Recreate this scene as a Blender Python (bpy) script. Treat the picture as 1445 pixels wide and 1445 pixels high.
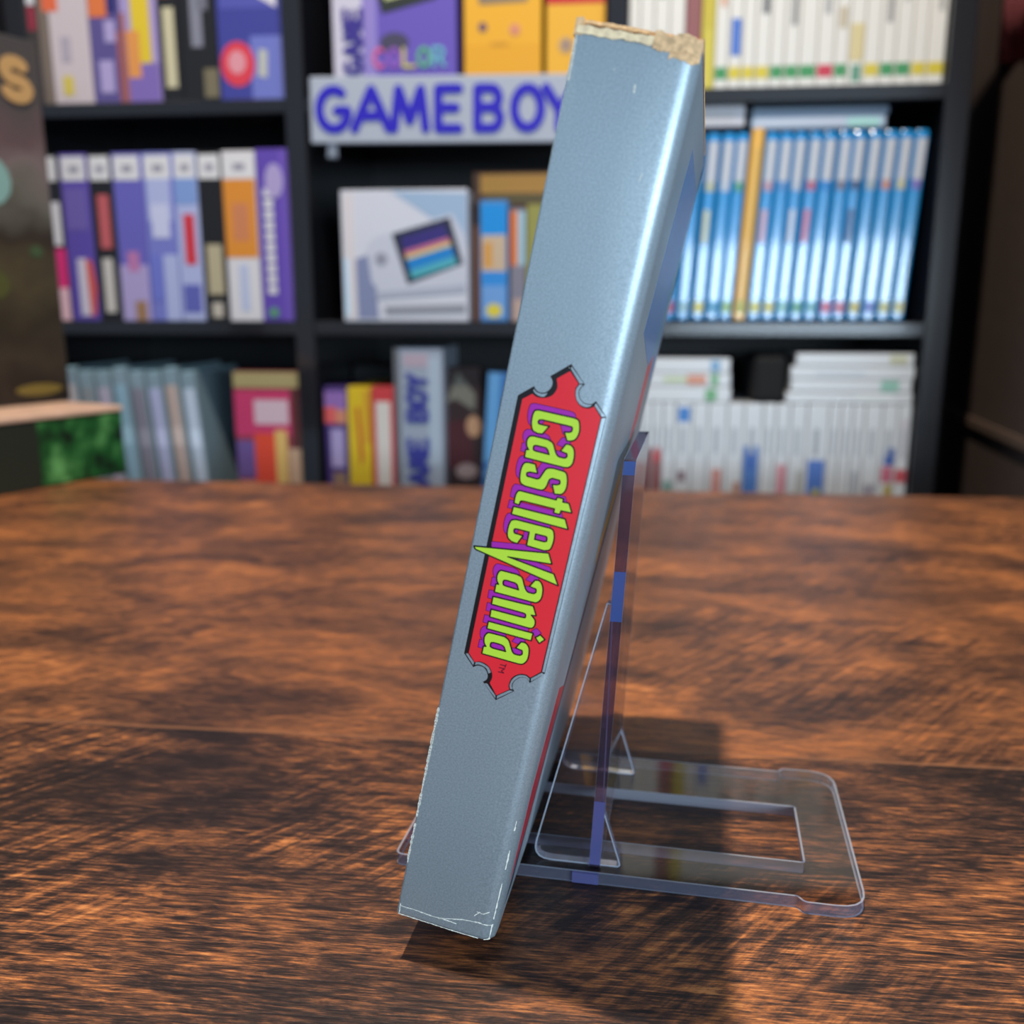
import bpy, bmesh, math, random
from mathutils import Vector, Matrix
from mathutils.geometry import tessellate_polygon
for o in list(bpy.data.objects): bpy.data.objects.remove(o)
SC = bpy.context.scene
COL = SC.collection
rad = math.radians
# ------------------------------------------------------------------ camera
cam_d = bpy.data.cameras.new('camera'); cam = bpy.data.objects.new('camera', cam_d); COL.objects.link(cam)
cam.location = (0, 0, 0.1385); cam.rotation_euler = (rad(90 - 12.304), 0, rad(6.2))
cam_d.sensor_width = 36; cam_d.lens = 1336 / 1445 * 36; cam_d.clip_start = 0.01; cam_d.clip_end = 20
cam_d.dof.use_dof = True; cam_d.dof.focus_distance = 0.203; cam_d.dof.aperture_fstop = 12.6
SC.camera = cam
SC.view_settings.view_transform = 'Standard'; SC.view_settings.look = 'None'
SC.view_settings.exposure = 0.0; SC.view_settings.gamma = 1.0; SC.view_settings.use_curve_mapping = False
# ------------------------------------------------------------------ world and lights
wd = bpy.data.worlds.new('world'); SC.world = wd; wd.use_nodes = True
wb = wd.node_tree.nodes['Background']; wb.inputs[0].default_value = (0.52, 0.66, 0.86, 1); wb.inputs[1].default_value = 0.42
def light(name, kind, loc, power, color, **kw):
    l = bpy.data.lights.new(name, kind); l.energy = power; l.color = color
    for k, v in kw.items(): setattr(l, k, v)
    o = bpy.data.objects.new(name, l); o.location = loc; COL.objects.link(o); return o
light('ceiling_lamp', 'POINT', (-0.085, 0.245, 1.55), 108, (1.0, 0.89, 0.76), shadow_soft_size=0.02)
def aim(o, p):
    o.rotation_euler = (Vector(p) - o.location).to_track_quat('-Z', 'Y').to_euler()
win = light('window_daylight', 'AREA', (0.95, -1.25, 0.22), 34, (0.68, 0.85, 1.0), shape='RECTANGLE', size=1.6, size_y=0.26)
aim(win, (0.1, 0.6, 0.15))

# ------------------------------------------------------------------ materials
MC = {}
def srgb(r, g, b):
    f = lambda c: c / 12.92 if c <= 0.04045 else ((c + 0.055) / 1.055) ** 2.4
    return (f(r / 255), f(g / 255), f(b / 255), 1)
def mat(name, rgb, rough=0.5, metal=0.0, coat=0.0, noise=0.0):
    key = (name, rgb, rough, metal, coat, noise)
    if key in MC: return MC[key]
    m = bpy.data.materials.new(name); m.use_nodes = True
    nt = m.node_tree; b = nt.nodes['Principled BSDF']
    c = srgb(*rgb)
    b.inputs['Base Color'].default_value = c; b.inputs['Roughness'].default_value = rough
    b.inputs['Metallic'].default_value = metal; b.inputs['Coat Weight'].default_value = coat; b.inputs['Coat Roughness'].default_value = 0.08
    if noise:
        t = nt.nodes.new('ShaderNodeTexCoord'); n = nt.nodes.new('ShaderNodeTexNoise'); n.inputs['Scale'].default_value = 900 if name.startswith('torn') else 60; n.inputs['Detail'].default_value = 4
        r = nt.nodes.new('ShaderNodeValToRGB')
        r.color_ramp.elements[0].position = 0.35; r.color_ramp.elements[1].position = 0.65
        r.color_ramp.elements[0].color = tuple(x * (1 - noise) for x in c[:3]) + (1,)
        r.color_ramp.elements[1].color = tuple(min(1, x * (1 + noise)) for x in c[:3]) + (1,)
        nt.links.new(t.outputs['Object'], n.inputs['Vector']); nt.links.new(n.outputs['Fac'], r.inputs['Fac']); nt.links.new(r.outputs['Color'], b.inputs['Base Color'])
    MC[key] = m; return m
def card(*rgb): return mat('printed_card', tuple(round(c * 0.90) for c in rgb), 0.42, 0, 0.1)
def plas(*rgb): return mat('case_plastic', tuple(rgb), 0.3, 0, 0.6)

# ------------------------------------------------------------------ mesh helpers
def link(name, bm, mats, parent=None, loc=None, rot=None, smooth=False):
    me = bpy.data.meshes.new(name); bm.to_mesh(me); bm.free()
    for m in (mats if isinstance(mats, (list, tuple)) else [mats]): me.materials.append(m)
    if smooth:
        for p in me.polygons: p.use_smooth = True
    o = bpy.data.objects.new(name, me); COL.objects.link(o)
    if parent: o.parent = parent
    if loc is not None: o.location = loc
    if rot is not None: o.rotation_euler = rot
    return o
def empty(name, loc=(0, 0, 0), rot=(0, 0, 0)):
    o = bpy.data.objects.new(name, None); COL.objects.link(o); o.location = loc; o.rotation_euler = rot; o.empty_display_size = 0.02; return o
def tag(o, label, cat, group=None, kind=None):
    o['label'] = label; o['category'] = cat
    if group: o['group'] = group
    if kind: o['kind'] = kind
    return o
def struct(o): o['kind'] = 'structure'; return o
def box(bm, a, b, mi=0, bevel=0, seg=1):
    r = bmesh.ops.create_cube(bm, size=1.0)
    vs = r['verts']
    for v in vs:
        v.co = Vector([(a[i] + b[i]) / 2 + v.co[i] * (b[i] - a[i]) for i in range(3)])
    fs = set(f for v in vs for f in v.link_faces)
    for f in fs: f.material_index = mi
    if bevel:
        es = list(set(e for v in vs for e in v.link_edges))
        g = bmesh.ops.bevel(bm, geom=es, offset=bevel, segments=seg, affect='EDGES', profile=0.5)
        for f in g['faces']: f.material_index = mi
def smooth_loop(pts, n=4, sc=1e-5):
    """points with a third value are rounded: quadratic curve between neighbouring midpoints"""
    out = []; N = len(pts)
    P = [Vector((p[0] * sc, p[1] * sc)) for p in pts]
    S = [len(p) > 2 for p in pts]
    for i in range(N):
        if not S[i]: out.append(P[i]); continue
        a = P[i - 1]; c = P[(i + 1) % N]
        a = (a + P[i]) / 2 if S[i - 1] else a * 0.35 + P[i] * 0.65
        c = (c + P[i]) / 2 if S[(i + 1) % N] else c * 0.35 + P[i] * 0.65
        for k in range(n + 1):
            t = k / n
            q = a * (1 - t) ** 2 + P[i] * 2 * t * (1 - t) + c * t * t
            if not out or (q - out[-1]).length > 1e-7: out.append(q)
    return out
def fill(bm, loops, fn, mi=0):
    """flat filled polygon (first loop outer, the rest holes); fn maps 2-D to 3-D"""
    flat = [q for l in loops for q in l]
    tris = tessellate_polygon([[Vector((q[0], q[1], 0)) for q in l] for l in loops])
    vs = [bm.verts.new(fn(q[0], q[1])) for q in flat]
    for t in tris:
        a, b, c = [flat[i] for i in t]
        ar = (b[0] - a[0]) * (c[1] - a[1]) - (b[1] - a[1]) * (c[0] - a[0])
        if abs(ar) < 1e-14: continue
        t = t if ar > 0 else t[::-1]
        try: bm.faces.new([vs[i] for i in t]).material_index = mi
        except ValueError: pass
def ribbon(bm, pts, hw, fn, mi=0, closed=True, disc=8):
    N = len(pts)
    for i in range(N if closed else N - 1):
        a = Vector(pts[i][:2]); b = Vector(pts[(i + 1) % N][:2]); d = b - a
        if d.length < 1e-8: continue
        n = Vector((-d.y, d.x)).normalized() * hw
        bm.faces.new([bm.verts.new(fn(*q)) for q in (a - n, b - n, b + n, a + n)]).material_index = mi
    if disc:
        for p in pts:
            bm.faces.new([bm.verts.new(fn(p[0] + hw * math.cos(k * 2 * math.pi / disc), p[1] + hw * math.sin(k * 2 * math.pi / disc))) for k in range(disc)]).material_index = mi
def prism(bm, loops, fn, t0, t1, mi_cap=0, mi_side=0):
    """solid sheet: caps at t0 and t1, walls along every loop; fn(x, y, t)"""
    fill(bm, loops, lambda x, y: fn(x, y, t1), mi_cap)
    n0 = len(bm.faces); fill(bm, loops, lambda x, y: fn(x, y, t0), mi_cap)
    bm.faces.ensure_lookup_table()
    for f in bm.faces[n0:]: f.normal_flip()
    for li, l in enumerate(loops):
        ms = mi_side[li] if isinstance(mi_side, tuple) else mi_side
        ar = sum(l[i - 1][0] * l[i][1] - l[i][0] * l[i - 1][1] for i in range(len(l)))
        ll = list(l) if ((ar > 0) == (l is loops[0])) else list(l)[::-1]
        N = len(ll)
        A = [bm.verts.new(fn(q[0], q[1], t0)) for q in ll]; B = [bm.verts.new(fn(q[0], q[1], t1)) for q in ll]
        for i in range(N):
            j = (i + 1) % N
            f = bm.faces.new((A[i], A[j], B[j], B[i])); f.material_index = ms
def rounded(pts, r, n=5):
    """round the corners of a polygon; r is one radius or one per corner"""
    out = []; N = len(pts)
    for i, p in enumerate(pts):
        ri = r[i] if isinstance(r, (list, tuple)) else r
        p = Vector(p)
        if ri <= 0: out.append(p); continue
        a = (Vector(pts[i - 1]) - p).normalized(); b = (Vector(pts[(i + 1) % N]) - p).normalized()
        s, e = p + a * ri, p + b * ri
        for k in range(n + 1):
            t = k / n; out.append(s * (1 - t) ** 2 + p * 2 * t * (1 - t) + e * t * t)
    return out

# letters as strokes on a 1 x 1 cell
def arc(cx, cy, rx, ry, a0, a1, n=10):
    return [(cx + rx * math.cos(rad(a0 + (a1 - a0) * k / n)), cy + ry * math.sin(rad(a0 + (a1 - a0) * k / n))) for k in range(n + 1)]
GLYPH = {
 'G': [arc(.5, .5, .5, .5, 55, 340, 16), [(.97, .33), (.97, .47), (.6, .47)]],
 'A': [[(0, 0), (.5, 1), (1, 0)], [(.2, .33), (.8, .33)]],
 'M': [[(0, 0), (.15, 1), (.5, .2), (.85, 1), (1, 0)]],
 'E': [[(1, 1), (0, 1), (0, 0), (1, 0)], [(0, .52), (.85, .52)]],
 'B': [[(0, 0), (0, 1), (.6, 1)] + arc(.6, .76, .32, .24, 90, -90, 6) + [(0, .52)], [(.6, .52)] + arc(.62, .26, .36, .26, 90, -90, 6) + [(0, 0)]],
 'O': [arc(.5, .5, .5, .5, 0, 360, 18)],
 'Y': [[(0, 1), (.5, .45), (1, 1)], [(.5, .45), (.5, 0)]],
 'S': [arc(.5, .74, .42, .26, 40, 270, 9) + arc(.5, .25, .46, .25, 90, -150, 9)],
 'C': [arc(.5, .5, .5, .5, 50, 310, 12)],
 'L': [[(0, 1), (0, 0), (1, 0)]],
 'R': [[(0, 0), (0, 1), (.6, 1)] + arc(.6, .74, .32, .26, 90, -90, 6) + [(0, .48)], [(.5, .48), (1, 0)]],
}
def relief(bm, depth):
    """turn flat letter strokes into shallow solid ones; overlapping strokes get a hair of height difference"""
    fs = list(bm.faces); base = 0
    for i, f in enumerate(fs):
        for v in f.verts: v.co.y -= 1.5e-6 * i
    r = bmesh.ops.extrude_face_region(bm, geom=fs)
    for v in r['geom']:
        if isinstance(v, bmesh.types.BMVert): v.co.y -= depth
def glyph(bm, ch, fn, hw, mi=0):
    for st in GLYPH[ch]: ribbon(bm, [fn(*p) for p in st], hw[0], hw[1], mi, False, 6)
# traced outlines of the spine print, in 0.01 mm on the spine
# ------------------------------------------------------------------ structure
def plain(name, a, b, m):
    bm = bmesh.new(); box(bm, a, b); return link(name, bm, m)
wall_m = mat('dark_brown_paint', (74, 60, 52), 0.7, 0, 0, 0.08)
struct(plain('floor', (-1.6, -1.6, -0.78), (1.6, 1.45, -0.74), mat('floor_boards', (60, 46, 38), 0.6, 0, 0, 0.2)))
struct(plain('wall_back', (-1.6, 1.33, -0.74), (0.43, 1.38, 1.3), mat('back_wall_paint', (40, 38, 42), 0.8)))
def wallpt(x, y):  # right wall runs from (0.431, 1.33) past (0.396, 0.96) towards the viewer
    return x, y
bm = bmesh.new()
for (t0, t1, z0, z1) in ((0, 0.05, -0.74, 1.3),):
    prism(bm, [[(0.4375, 1.38), (0.3785, 0.72), (0.44, 0.72), (0.50, 1.38)]], lambda x, y, t: (x, y, t), -0.74, 1.3)
struct(link('wall_right', bm, wall_m))
bm = bmesh.new()
prism(bm, [[(0.4318, 1.329), (0.3777, 0.722), (0.3740, 0.722), (0.4282, 1.329)]], lambda x, y, t: (x, y, t), 0.001, 0.011)
struct(link('trim_1', bm, mat('worn_rail', (108, 90, 78), 0.5)))

# ------------------------------------------------------------------ table
def wood_material():
    m = bpy.data.materials.new('distressed_wood'); m.use_nodes = True
    nt = m.node_tree; N = nt.nodes; L = nt.links; b = N['Principled BSDF']
    tc = N.new('ShaderNodeTexCoord')
    def noise(sx, sy, detail, rough, rz=0, dist=0.0, off=(0, 0, 0)):
        mp = N.new('ShaderNodeMapping'); mp.inputs['Scale'].default_value = (sx, sy, 1); mp.inputs['Location'].default_value = off
        src = tc.outputs['Object']
        if rz:
            m0 = N.new('ShaderNodeMapping'); m0.inputs['Rotation'].default_value = (0, 0, rad(rz)); L.new(src, m0.inputs['Vector']); src = m0.outputs['Vector']
        L.new(src, mp.inputs['Vector'])
        n = N.new('ShaderNodeTexNoise'); n.inputs['Scale'].default_value = 1; n.inputs['Detail'].default_value = detail; n.inputs['Roughness'].default_value = rough; n.inputs['Distortion'].default_value = dist
        L.new(mp.outputs['Vector'], n.inputs['Vector']); return n.outputs['Fac']
    def ramp(fac, p0, p1, c0=0.0, c1=1.0):
        r = N.new('ShaderNodeMapRange'); r.inputs['From Min'].default_value = p0; r.inputs['From Max'].default_value = p1; r.inputs['To Min'].default_value = c0; r.inputs['To Max'].default_value = c1
        r.interpolation_type = 'SMOOTHSTEP'; L.new(fac, r.inputs['Value']); return r.outputs['Result']
    def math_(op, a, c):
        x = N.new('ShaderNodeMath'); x.operation = op
        for i, v in enumerate((a, c)):
            if isinstance(v, (int, float)): x.inputs[i].default_value = v
            else: L.new(v, x.inputs[i])
        return x.outputs[0]
    blot = noise(11, 24, 6, 0.62, 0, 0.8, (3.1, 0.4, 0))       # broad worn patches
    mid = noise(70, 260, 6, 0.75, 0, 0.8, (1, 5, 0))           # flakes
    fib = noise(80, 1000, 5, 0.75, 0, 0.35)                    # fine grain dashes
    saw = noise(38, 330, 4, 0.68, -50, 0.25)                   # slanting saw strokes
    sawm = ramp(noise(7, 12, 3, 0.5, 0, 0, (7, 2, 0)), 0.44, 0.58)
    fibm = ramp(noise(6, 14, 2, 0.5, 0, 0, (2, 9, 0)), 0.35, 0.62, 0.7, 1.7)
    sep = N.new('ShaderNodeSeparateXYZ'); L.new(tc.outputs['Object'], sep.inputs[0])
    far = ramp(sep.outputs['Y'], 0.2810, 0.2816)               # the plank beyond the seam is a little smoother; its lighter colour imitates gloss reflection
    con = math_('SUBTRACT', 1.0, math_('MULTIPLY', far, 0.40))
    dv = math_('MULTIPLY', math_('SUBTRACT', blot, 0.5), 1.5)
    dv = math_('ADD', dv, math_('MULTIPLY', math_('SUBTRACT', mid, 0.5), 1.1))
    dv = math_('ADD', dv, math_('MULTIPLY', math_('MULTIPLY', math_('SUBTRACT', fib, 0.5), fibm), 1.05))
    dv = math_('ADD', dv, math_('MULTIPLY', math_('MULTIPLY', math_('SUBTRACT', saw, 0.5), sawm), 1.3))
    dv = math_('ADD', dv, math_('MULTIPLY', math_('SUBTRACT', noise(150, 1900, 4, 0.7, 0, 0.2, (4, 1, 0)), 0.5), 0.75))   # hair-fine pores
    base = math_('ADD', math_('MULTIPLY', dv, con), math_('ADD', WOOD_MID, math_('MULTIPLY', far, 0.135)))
    r = N.new('ShaderNodeValToRGB'); L.new(base, r.inputs['Fac']); e = r.color_ramp.elements
    e[0].position = 0.12; e[0].color = srgb(30, 20, 17)
    e[1].position = 0.95; e[1].color = srgb(212, 140, 80)
    for p, c in ((0.34, (46, 31, 25)), (0.50, (84, 53, 36)), (0.64, (128, 80, 49)), (0.78, (174, 104, 55))):
        x = e.new(p); x.color = srgb(*c)
    # one seam between two planks, at y = 0.282 m
    dy = math_('ABSOLUTE', math_('SUBTRACT', sep.outputs['Y'], 0.2815), 0)
    seam = ramp(dy, 0.0006, 0.0013, 1, 0)
    mx = N.new('ShaderNodeMix'); mx.data_type = 'RGBA'; L.new(math_('MULTIPLY', seam, 0.5), mx.inputs['Factor'])
    L.new(r.outputs['Color'], mx.inputs['A']); mx.inputs['B'].default_value = srgb(150, 100, 66)
    L.new(mx.outputs['Result'], b.inputs['Base Color'])
    L.new(ramp(fib, 0.3, 0.7, 0.34, 0.5), b.inputs['Roughness'])
    b.inputs['Specular IOR Level'].default_value = 0.4
    bp = N.new('ShaderNodeBump'); bp.inputs['Strength'].default_value = 0.25; bp.inputs['Distance'].default_value = 0.0006
    L.new(base, bp.inputs['Height']); L.new(bp.outputs['Normal'], b.inputs['Normal'])
    return m
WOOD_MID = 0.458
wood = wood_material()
table = empty('table', (0, 0, -0.74))
tag(table, 'dark brown distressed wooden table with orange worn grain in front of the bookcase', 'table')
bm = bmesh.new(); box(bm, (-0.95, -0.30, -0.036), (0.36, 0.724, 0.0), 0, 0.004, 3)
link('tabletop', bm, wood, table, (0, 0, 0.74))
for x in (-0.89, 0.30):
    for y in (-0.24, 0.66):
        bm = bmesh.new(); box(bm, (x - 0.03, y - 0.03, 0), (x + 0.03, y + 0.03, 0.704)); link('leg', bm, wood, table)

# ------------------------------------------------------------------ bookcase
black = mat('black_laminate', (26, 26, 30), 0.26, 0, 0.6)
blackback = mat('black_back_panel', (18, 19, 23), 0.55)
BF = 1.02
bc = empty('bookcase', (0, BF, -0.74))
tag(bc, 'black bookcase with three bays of shelves behind the table', 'bookcase')
def bpart(name, a, b, m=black):
    bm = bmesh.new(); box(bm, (a[0], a[1] - BF, a[2] + 0.74), (b[0], b[1] - BF, b[2] + 0.74), 0, 0.001); return link(name, bm, m, bc)
BOARDS = (0.5765, 0.349, 0.1215, -0.106, -0.3335, -0.561)
XS = ((-0.681, -0.659), (-0.3490, -0.3270), (-0.0165, 0.0045), (0.3110, 0.3350))
for k, (a, b) in enumerate(XS):
    bpart('side_panel' if k in (0, 3) else 'divider', (a, BF, -0.74), (b, 1.30, 0.60))
for k in range(3):
    for z in BOARDS: bpart('shelf_board', (XS[k][1], BF + 0.001, z - 0.0145), (XS[k + 1][0], 1.298, z))
bpart('back_panel', (-0.681, 1.30, -0.74), (0.335, 1.306, 0.60), blackback)
B1, B2, B3 = 0.3492, 0.1217, -0.1058

# ------------------------------------------------------------------ sign on the shelf edge
SX0, SX1, SZ0, SZ1 = -0.3200, -0.0385, 0.3030, 0.3675
sign = tag(empty('sign', (SX0, 1.0185, SZ0), (0, rad(0.7), 0)), 'pale grey sign with blue capital letters fixed along the shelf edge', 'sign')
bm = bmesh.new(); box(bm, (0, -0.005, 0), (SX1 - SX0, 0, SZ1 - SZ0), 0, 0.0012); link('plate', bm, mat('sign_plate', (158, 164, 176), 0.35), sign)
bm = bmesh.new()
pxw = (SX1 - SX0) / 392
for ch, a, b in (('G', 447, 490), ('A', 498, 549), ('M', 556, 602), ('E', 620, 650), ('B', 676, 709), ('O', 728, 766), ('Y', 772, 812)):
    xa, xb = (a - 433) * pxw, (b - 433) * pxw
    glyph(bm, ch, lambda u, v: (xa + (xb - xa) * u, 0.0135 + 0.038 * v), (0.0047, lambda x, y: (x, -0.0056, y)))
relief(bm, 0.0008)
o = link('lettering', bm, mat('sign_blue', (40, 28, 168), 0.35), sign); o['label'] = 'blue capital lettering'
hk = tag(empty('shelf_hook', (-0.2985, 1.018, 0.288)), 'small clear plastic hook below the left end of the grey sign', 'hook')
bm = bmesh.new(); box(bm, (-0.005, -0.002, 0), (0.005, 0.002, 0.016), 0, 0.0006); link('strip', bm, mat('clear_grey_plastic', (120, 128, 140), 0.2), hk)
bm = bmesh.new(); box(bm, (-0.004, -0.008, 0), (0.004, -0.002, 0.003), 0, 0.0006); link('hook', bm, mat('clear_grey_plastic', (120, 128, 140), 0.2), hk)

# ------------------------------------------------------------------ printed boxes and cases
IT = 1.03
def item(name, label, cat, group, x0, x1, z0, h, depth, body, patches=(), lean=0, y=IT, part='printed_art', bevel=0.0008, rotz=0, polys=()):
    """box standing on z0 with its face towards the viewer; patches (u0,u1,v0,v1,material) and polys (points, material) are printed on that face"""
    w = x1 - x0
    loc = (x0, y, z0) if lean <= 0 else (x1, y, z0)
    sh = 0 if lean <= 0 else -w
    bm = bmesh.new(); box(bm, (sh, 0, 0), (sh + w, depth, h), 0, bevel, 2 if bevel > 0.001 else 1)
    o = link(name, bm, body, None, loc, (0, rad(lean), rotz))
    tag(o, label, cat, group)
    if patches or polys:
        bm = bmesh.new(); mats = []
        def mi(m):
            if m not in mats: mats.append(m)
            return mats.index(m)
        e = bevel * 0.6; t = 0
        for (u0, u1, v0, v1, m) in patches:
            t += 1; k = mi(m)
            q = [(sh + e + u * (w - 2 * e), e + v * (h - 2 * e)) for u, v in ((u0, v0), (u1, v0), (u1, v1), (u0, v1))]
            prism(bm, [q], lambda X, Y, T: (X, -T, Y), 0, 0.0002 + 0.00008 * t, k, k)
        for (pts, m) in polys:
            t += 1; k = mi(m)
            q = [Vector((sh + e + u * (w - 2 * e), e + v * (h - 2 * e))) for u, v in pts]
            prism(bm, [q], lambda X, Y, T: (X, -T, Y), 0, 0.0002 + 0.00008 * t, k, k)
        link(part, bm, mats, o)
    return o
def ell(cx, cy, rx, ry, n=16): return arc(cx, cy, rx, ry, 0, 360 - 360 / n, n - 1)
W_ = card(222, 218, 220); PU = card(92, 72, 168); LI = card(176, 160, 206); BK = card(24, 22, 26); OR = card(224, 120, 58); PB = card(120, 124, 200)
PL = card(178, 184, 224); RD = card(210, 52, 66); YE = card(228, 196, 44); TN = card(186, 172, 140); PK = card(226, 40, 120); GY = card(120, 116, 122); NV = card(44, 42, 108)

# middle shelf of the left bay: cartridge boxes with a white square at the top of each spine
g = 'video game boxes on the middle shelf of the left bay'
def label_sq(): return [(0.06, 0.94, 0.845, 0.985, card(226, 222, 222)), (0.34, 0.7, 0.89, 0.93, card(150, 146, 160))]
L2 = [
 (-0.6540, -0.6105, 'black box with white lettering and pink foot, partly behind the dark standing box', BK, [(0.3, 0.95, 0.46, 0.72, W_), (0.2, 1, 0.0, 0.44, PK), (0.35, 1, 0, 0.2, card(236, 190, 200))], []),
 (-0.6095, -0.5775, 'purple box with white and orange stripes curving at its foot', PU, [(0.1, 0.9, 0.55, 0.8, card(110, 92, 170)), (0.35, 0.75, 0.03, 0.38, card(214, 206, 220))], [([(0.72, 0.02), (0.9, 0.04), (1, 0.2), (0.9, 0.36), (0.66, 0.38)], card(216, 84, 66))]),
 (-0.5768, -0.5500, 'black box with red and white lettering down its spine', BK, [(0.3, 0.8, 0.44, 0.76, card(196, 92, 96)), (0.3, 0.75, 0.05, 0.38, card(206, 198, 190))], []),
 (-0.5493, -0.5155, 'purple-blue box fading to lilac at its foot', card(104, 98, 184), [(0.0, 1, 0.0, 0.34, LI), (0.3, 0.7, 0.3, 0.42, card(190, 120, 170)), (0.45, 0.85, 0.0, 0.12, card(160, 120, 84))], []),
 (-0.5148, -0.4806, 'pale blue box with white clouds over its whole spine', PB, [(0.1, 0.9, 0.6, 0.85, PL), (0.2, 0.8, 0.5, 0.7, card(204, 206, 232)), (0.5, 1, 0.0, 0.4, PL), (0.05, 0.4, 0.12, 0.4, card(112, 120, 204))], []),
 (-0.4799, -0.4540, 'light blue box with a tall red mark in the middle', PL, [(0, 1, 0.7, 0.85, card(130, 158, 214)), (0.3, 0.8, 0.34, 0.64, RD), (0.1, 0.9, 0.05, 0.22, card(96, 100, 180))], []),
 (-0.4533, -0.4258, 'black box with tan lettering and a small pale emblem at its foot', BK, [(0.2, 0.85, 0.16, 0.46, TN), (0.3, 0.75, 0.02, 0.11, card(196, 186, 170))], []),
 (-0.4252, -0.3885, 'box with an orange upper half and a white lower half', W_, [(0, 1, 0.38, 0.84, card(226, 142, 48)), (0.25, 0.75, 0.48, 0.7, card(210, 130, 86)), (0.36, 0.66, 0.06, 0.34, card(190, 198, 224))], []),
]
for (a, b, lb, m, pt, pl) in L2:
    item('game_box', lb, 'game box', g, a, b, B2, 0.178, 0.125, m, label_sq() + pt, polys=pl, part='spine_print')
item('game_box', 'wide violet box with vertical white lettering, rightmost on the left bay middle shelf', 'game box', g, -0.3876, -0.3510, B2, 0.1795, 0.125, card(98, 70, 172),
     [(0.72, 0.95, 0, 1, card(112, 84, 186))] + [(0.2, 0.48, 0.16 + k * 0.063, 0.16 + k * 0.063 + 0.05, W_) for k in range(10)],
     polys=[(ell(0.55, 0.82, 0.28, 0.1), LI), (ell(0.35, 0.05, 0.16, 0.03), card(90, 150, 110))], part='front_print')
# top shelf of the left bay
g = 'video game boxes on the top shelf of the left bay'
def lx(v): return v
L1 = [
 (-0.6560, -0.6320, 0.178, 'black box at the far left end of the top shelf', BK, []),
 (-0.6310, -0.6180, 0.178, 'narrow dark box with a small white and red mark near its foot', card(60, 52, 48), [(0.2, 0.9, 0.56, 0.75, W_), (0.2, 0.9, 0.42, 0.55, card(150, 40, 60))]),
 (-0.6172, -0.5620, 0.178, 'off-white box with an orange upper left corner', card(206, 190, 192), [(0, 0.22, 0, 1, card(120, 104, 92)), (0.1, 0.42, 0.52, 1, card(228, 104, 62)), (0.5, 0.95, 0.62, 1, card(150, 150, 130)), (0.4, 0.62, 0.05, 0.16, card(212, 190, 84)), (0.42, 0.62, 0.24, 0.38, card(176, 164, 176))]),
 (-0.5610, -0.5270, 0.178, 'purple box with a large orange patch above white blots', card(92, 80, 140), [(0.02, 0.62, 0.48, 0.92, card(224, 118, 60)), (0.62, 0.95, 0.5, 1, NV), (0.5, 0.86, 0.68, 1, card(232, 156, 50)), (0.5, 0.86, 0.34, 0.46, LI), (0.25, 0.72, 0.06, 0.24, LI), (0.9, 1, 0, 0.4, card(170, 90, 70))]),
 (-0.5262, -0.4860, 0.178, 'lilac box with a yellow and orange figure patch', card(168, 150, 200), [(0, 1, 0, 0.22, card(128, 104, 178)), (0.3, 0.82, 0.22, 0.66, YE), (0.14, 0.5, 0.14, 0.4, card(228, 150, 74)), (0, 0.12, 0, 0.5, card(170, 100, 84))]),
 (-0.4850, -0.4622, 0.178, 'narrow black box with orange top and cream vertical lettering', BK, [(0.1, 0.8, 0.58, 1, card(206, 84, 44)), (0.25, 0.8, 0.08, 0.52, card(206, 196, 160))]),
 (-0.4612, -0.4215, 0.178, 'black box with a smeared grey figure on its spine', BK, [(0.3, 0.62, 0.3, 1, card(132, 132, 146)), (0.5, 0.8, 0.5, 0.9, card(112, 112, 124)), (0.6, 1, 0.02, 0.18, card(120, 110, 84))]),
]
for (a, b, h, lb, m, pt) in L1:
    item('game_box', lb, 'game box', g, a, b, B1, h, 0.125, m, pt, part='spine_print')
item('game_box', 'blue box with a pale curved horn and a red disc', 'game box', g, -0.4206, -0.3505, B1, 0.178, 0.125, card(62, 66, 150),
     [(0.05, 0.95, 0.5, 1, card(82, 84, 170)), (0.5, 1, 0, 0.35, card(112, 120, 196))],
     polys=[([(0.12, 0.98), (0.3, 0.98), (0.34, 0.78), (0.55, 0.66), (0.78, 0.66), (0.92, 0.74), (0.92, 0.5), (0.7, 0.55), (0.4, 0.6), (0.18, 0.75)], card(226, 218, 222)),
            (ell(0.55, 0.84, 0.32, 0.13), card(150, 150, 214)), (ell(0.29, 0.20, 0.27, 0.125), card(222, 60, 76)), (ell(0.28, 0.21, 0.14, 0.065), card(226, 150, 160)), ([(0.6, 0.13), (0.74, 0.12), (0.76, 0.27), (0.63, 0.28)], card(190, 190, 180))], part='front_print')

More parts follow.
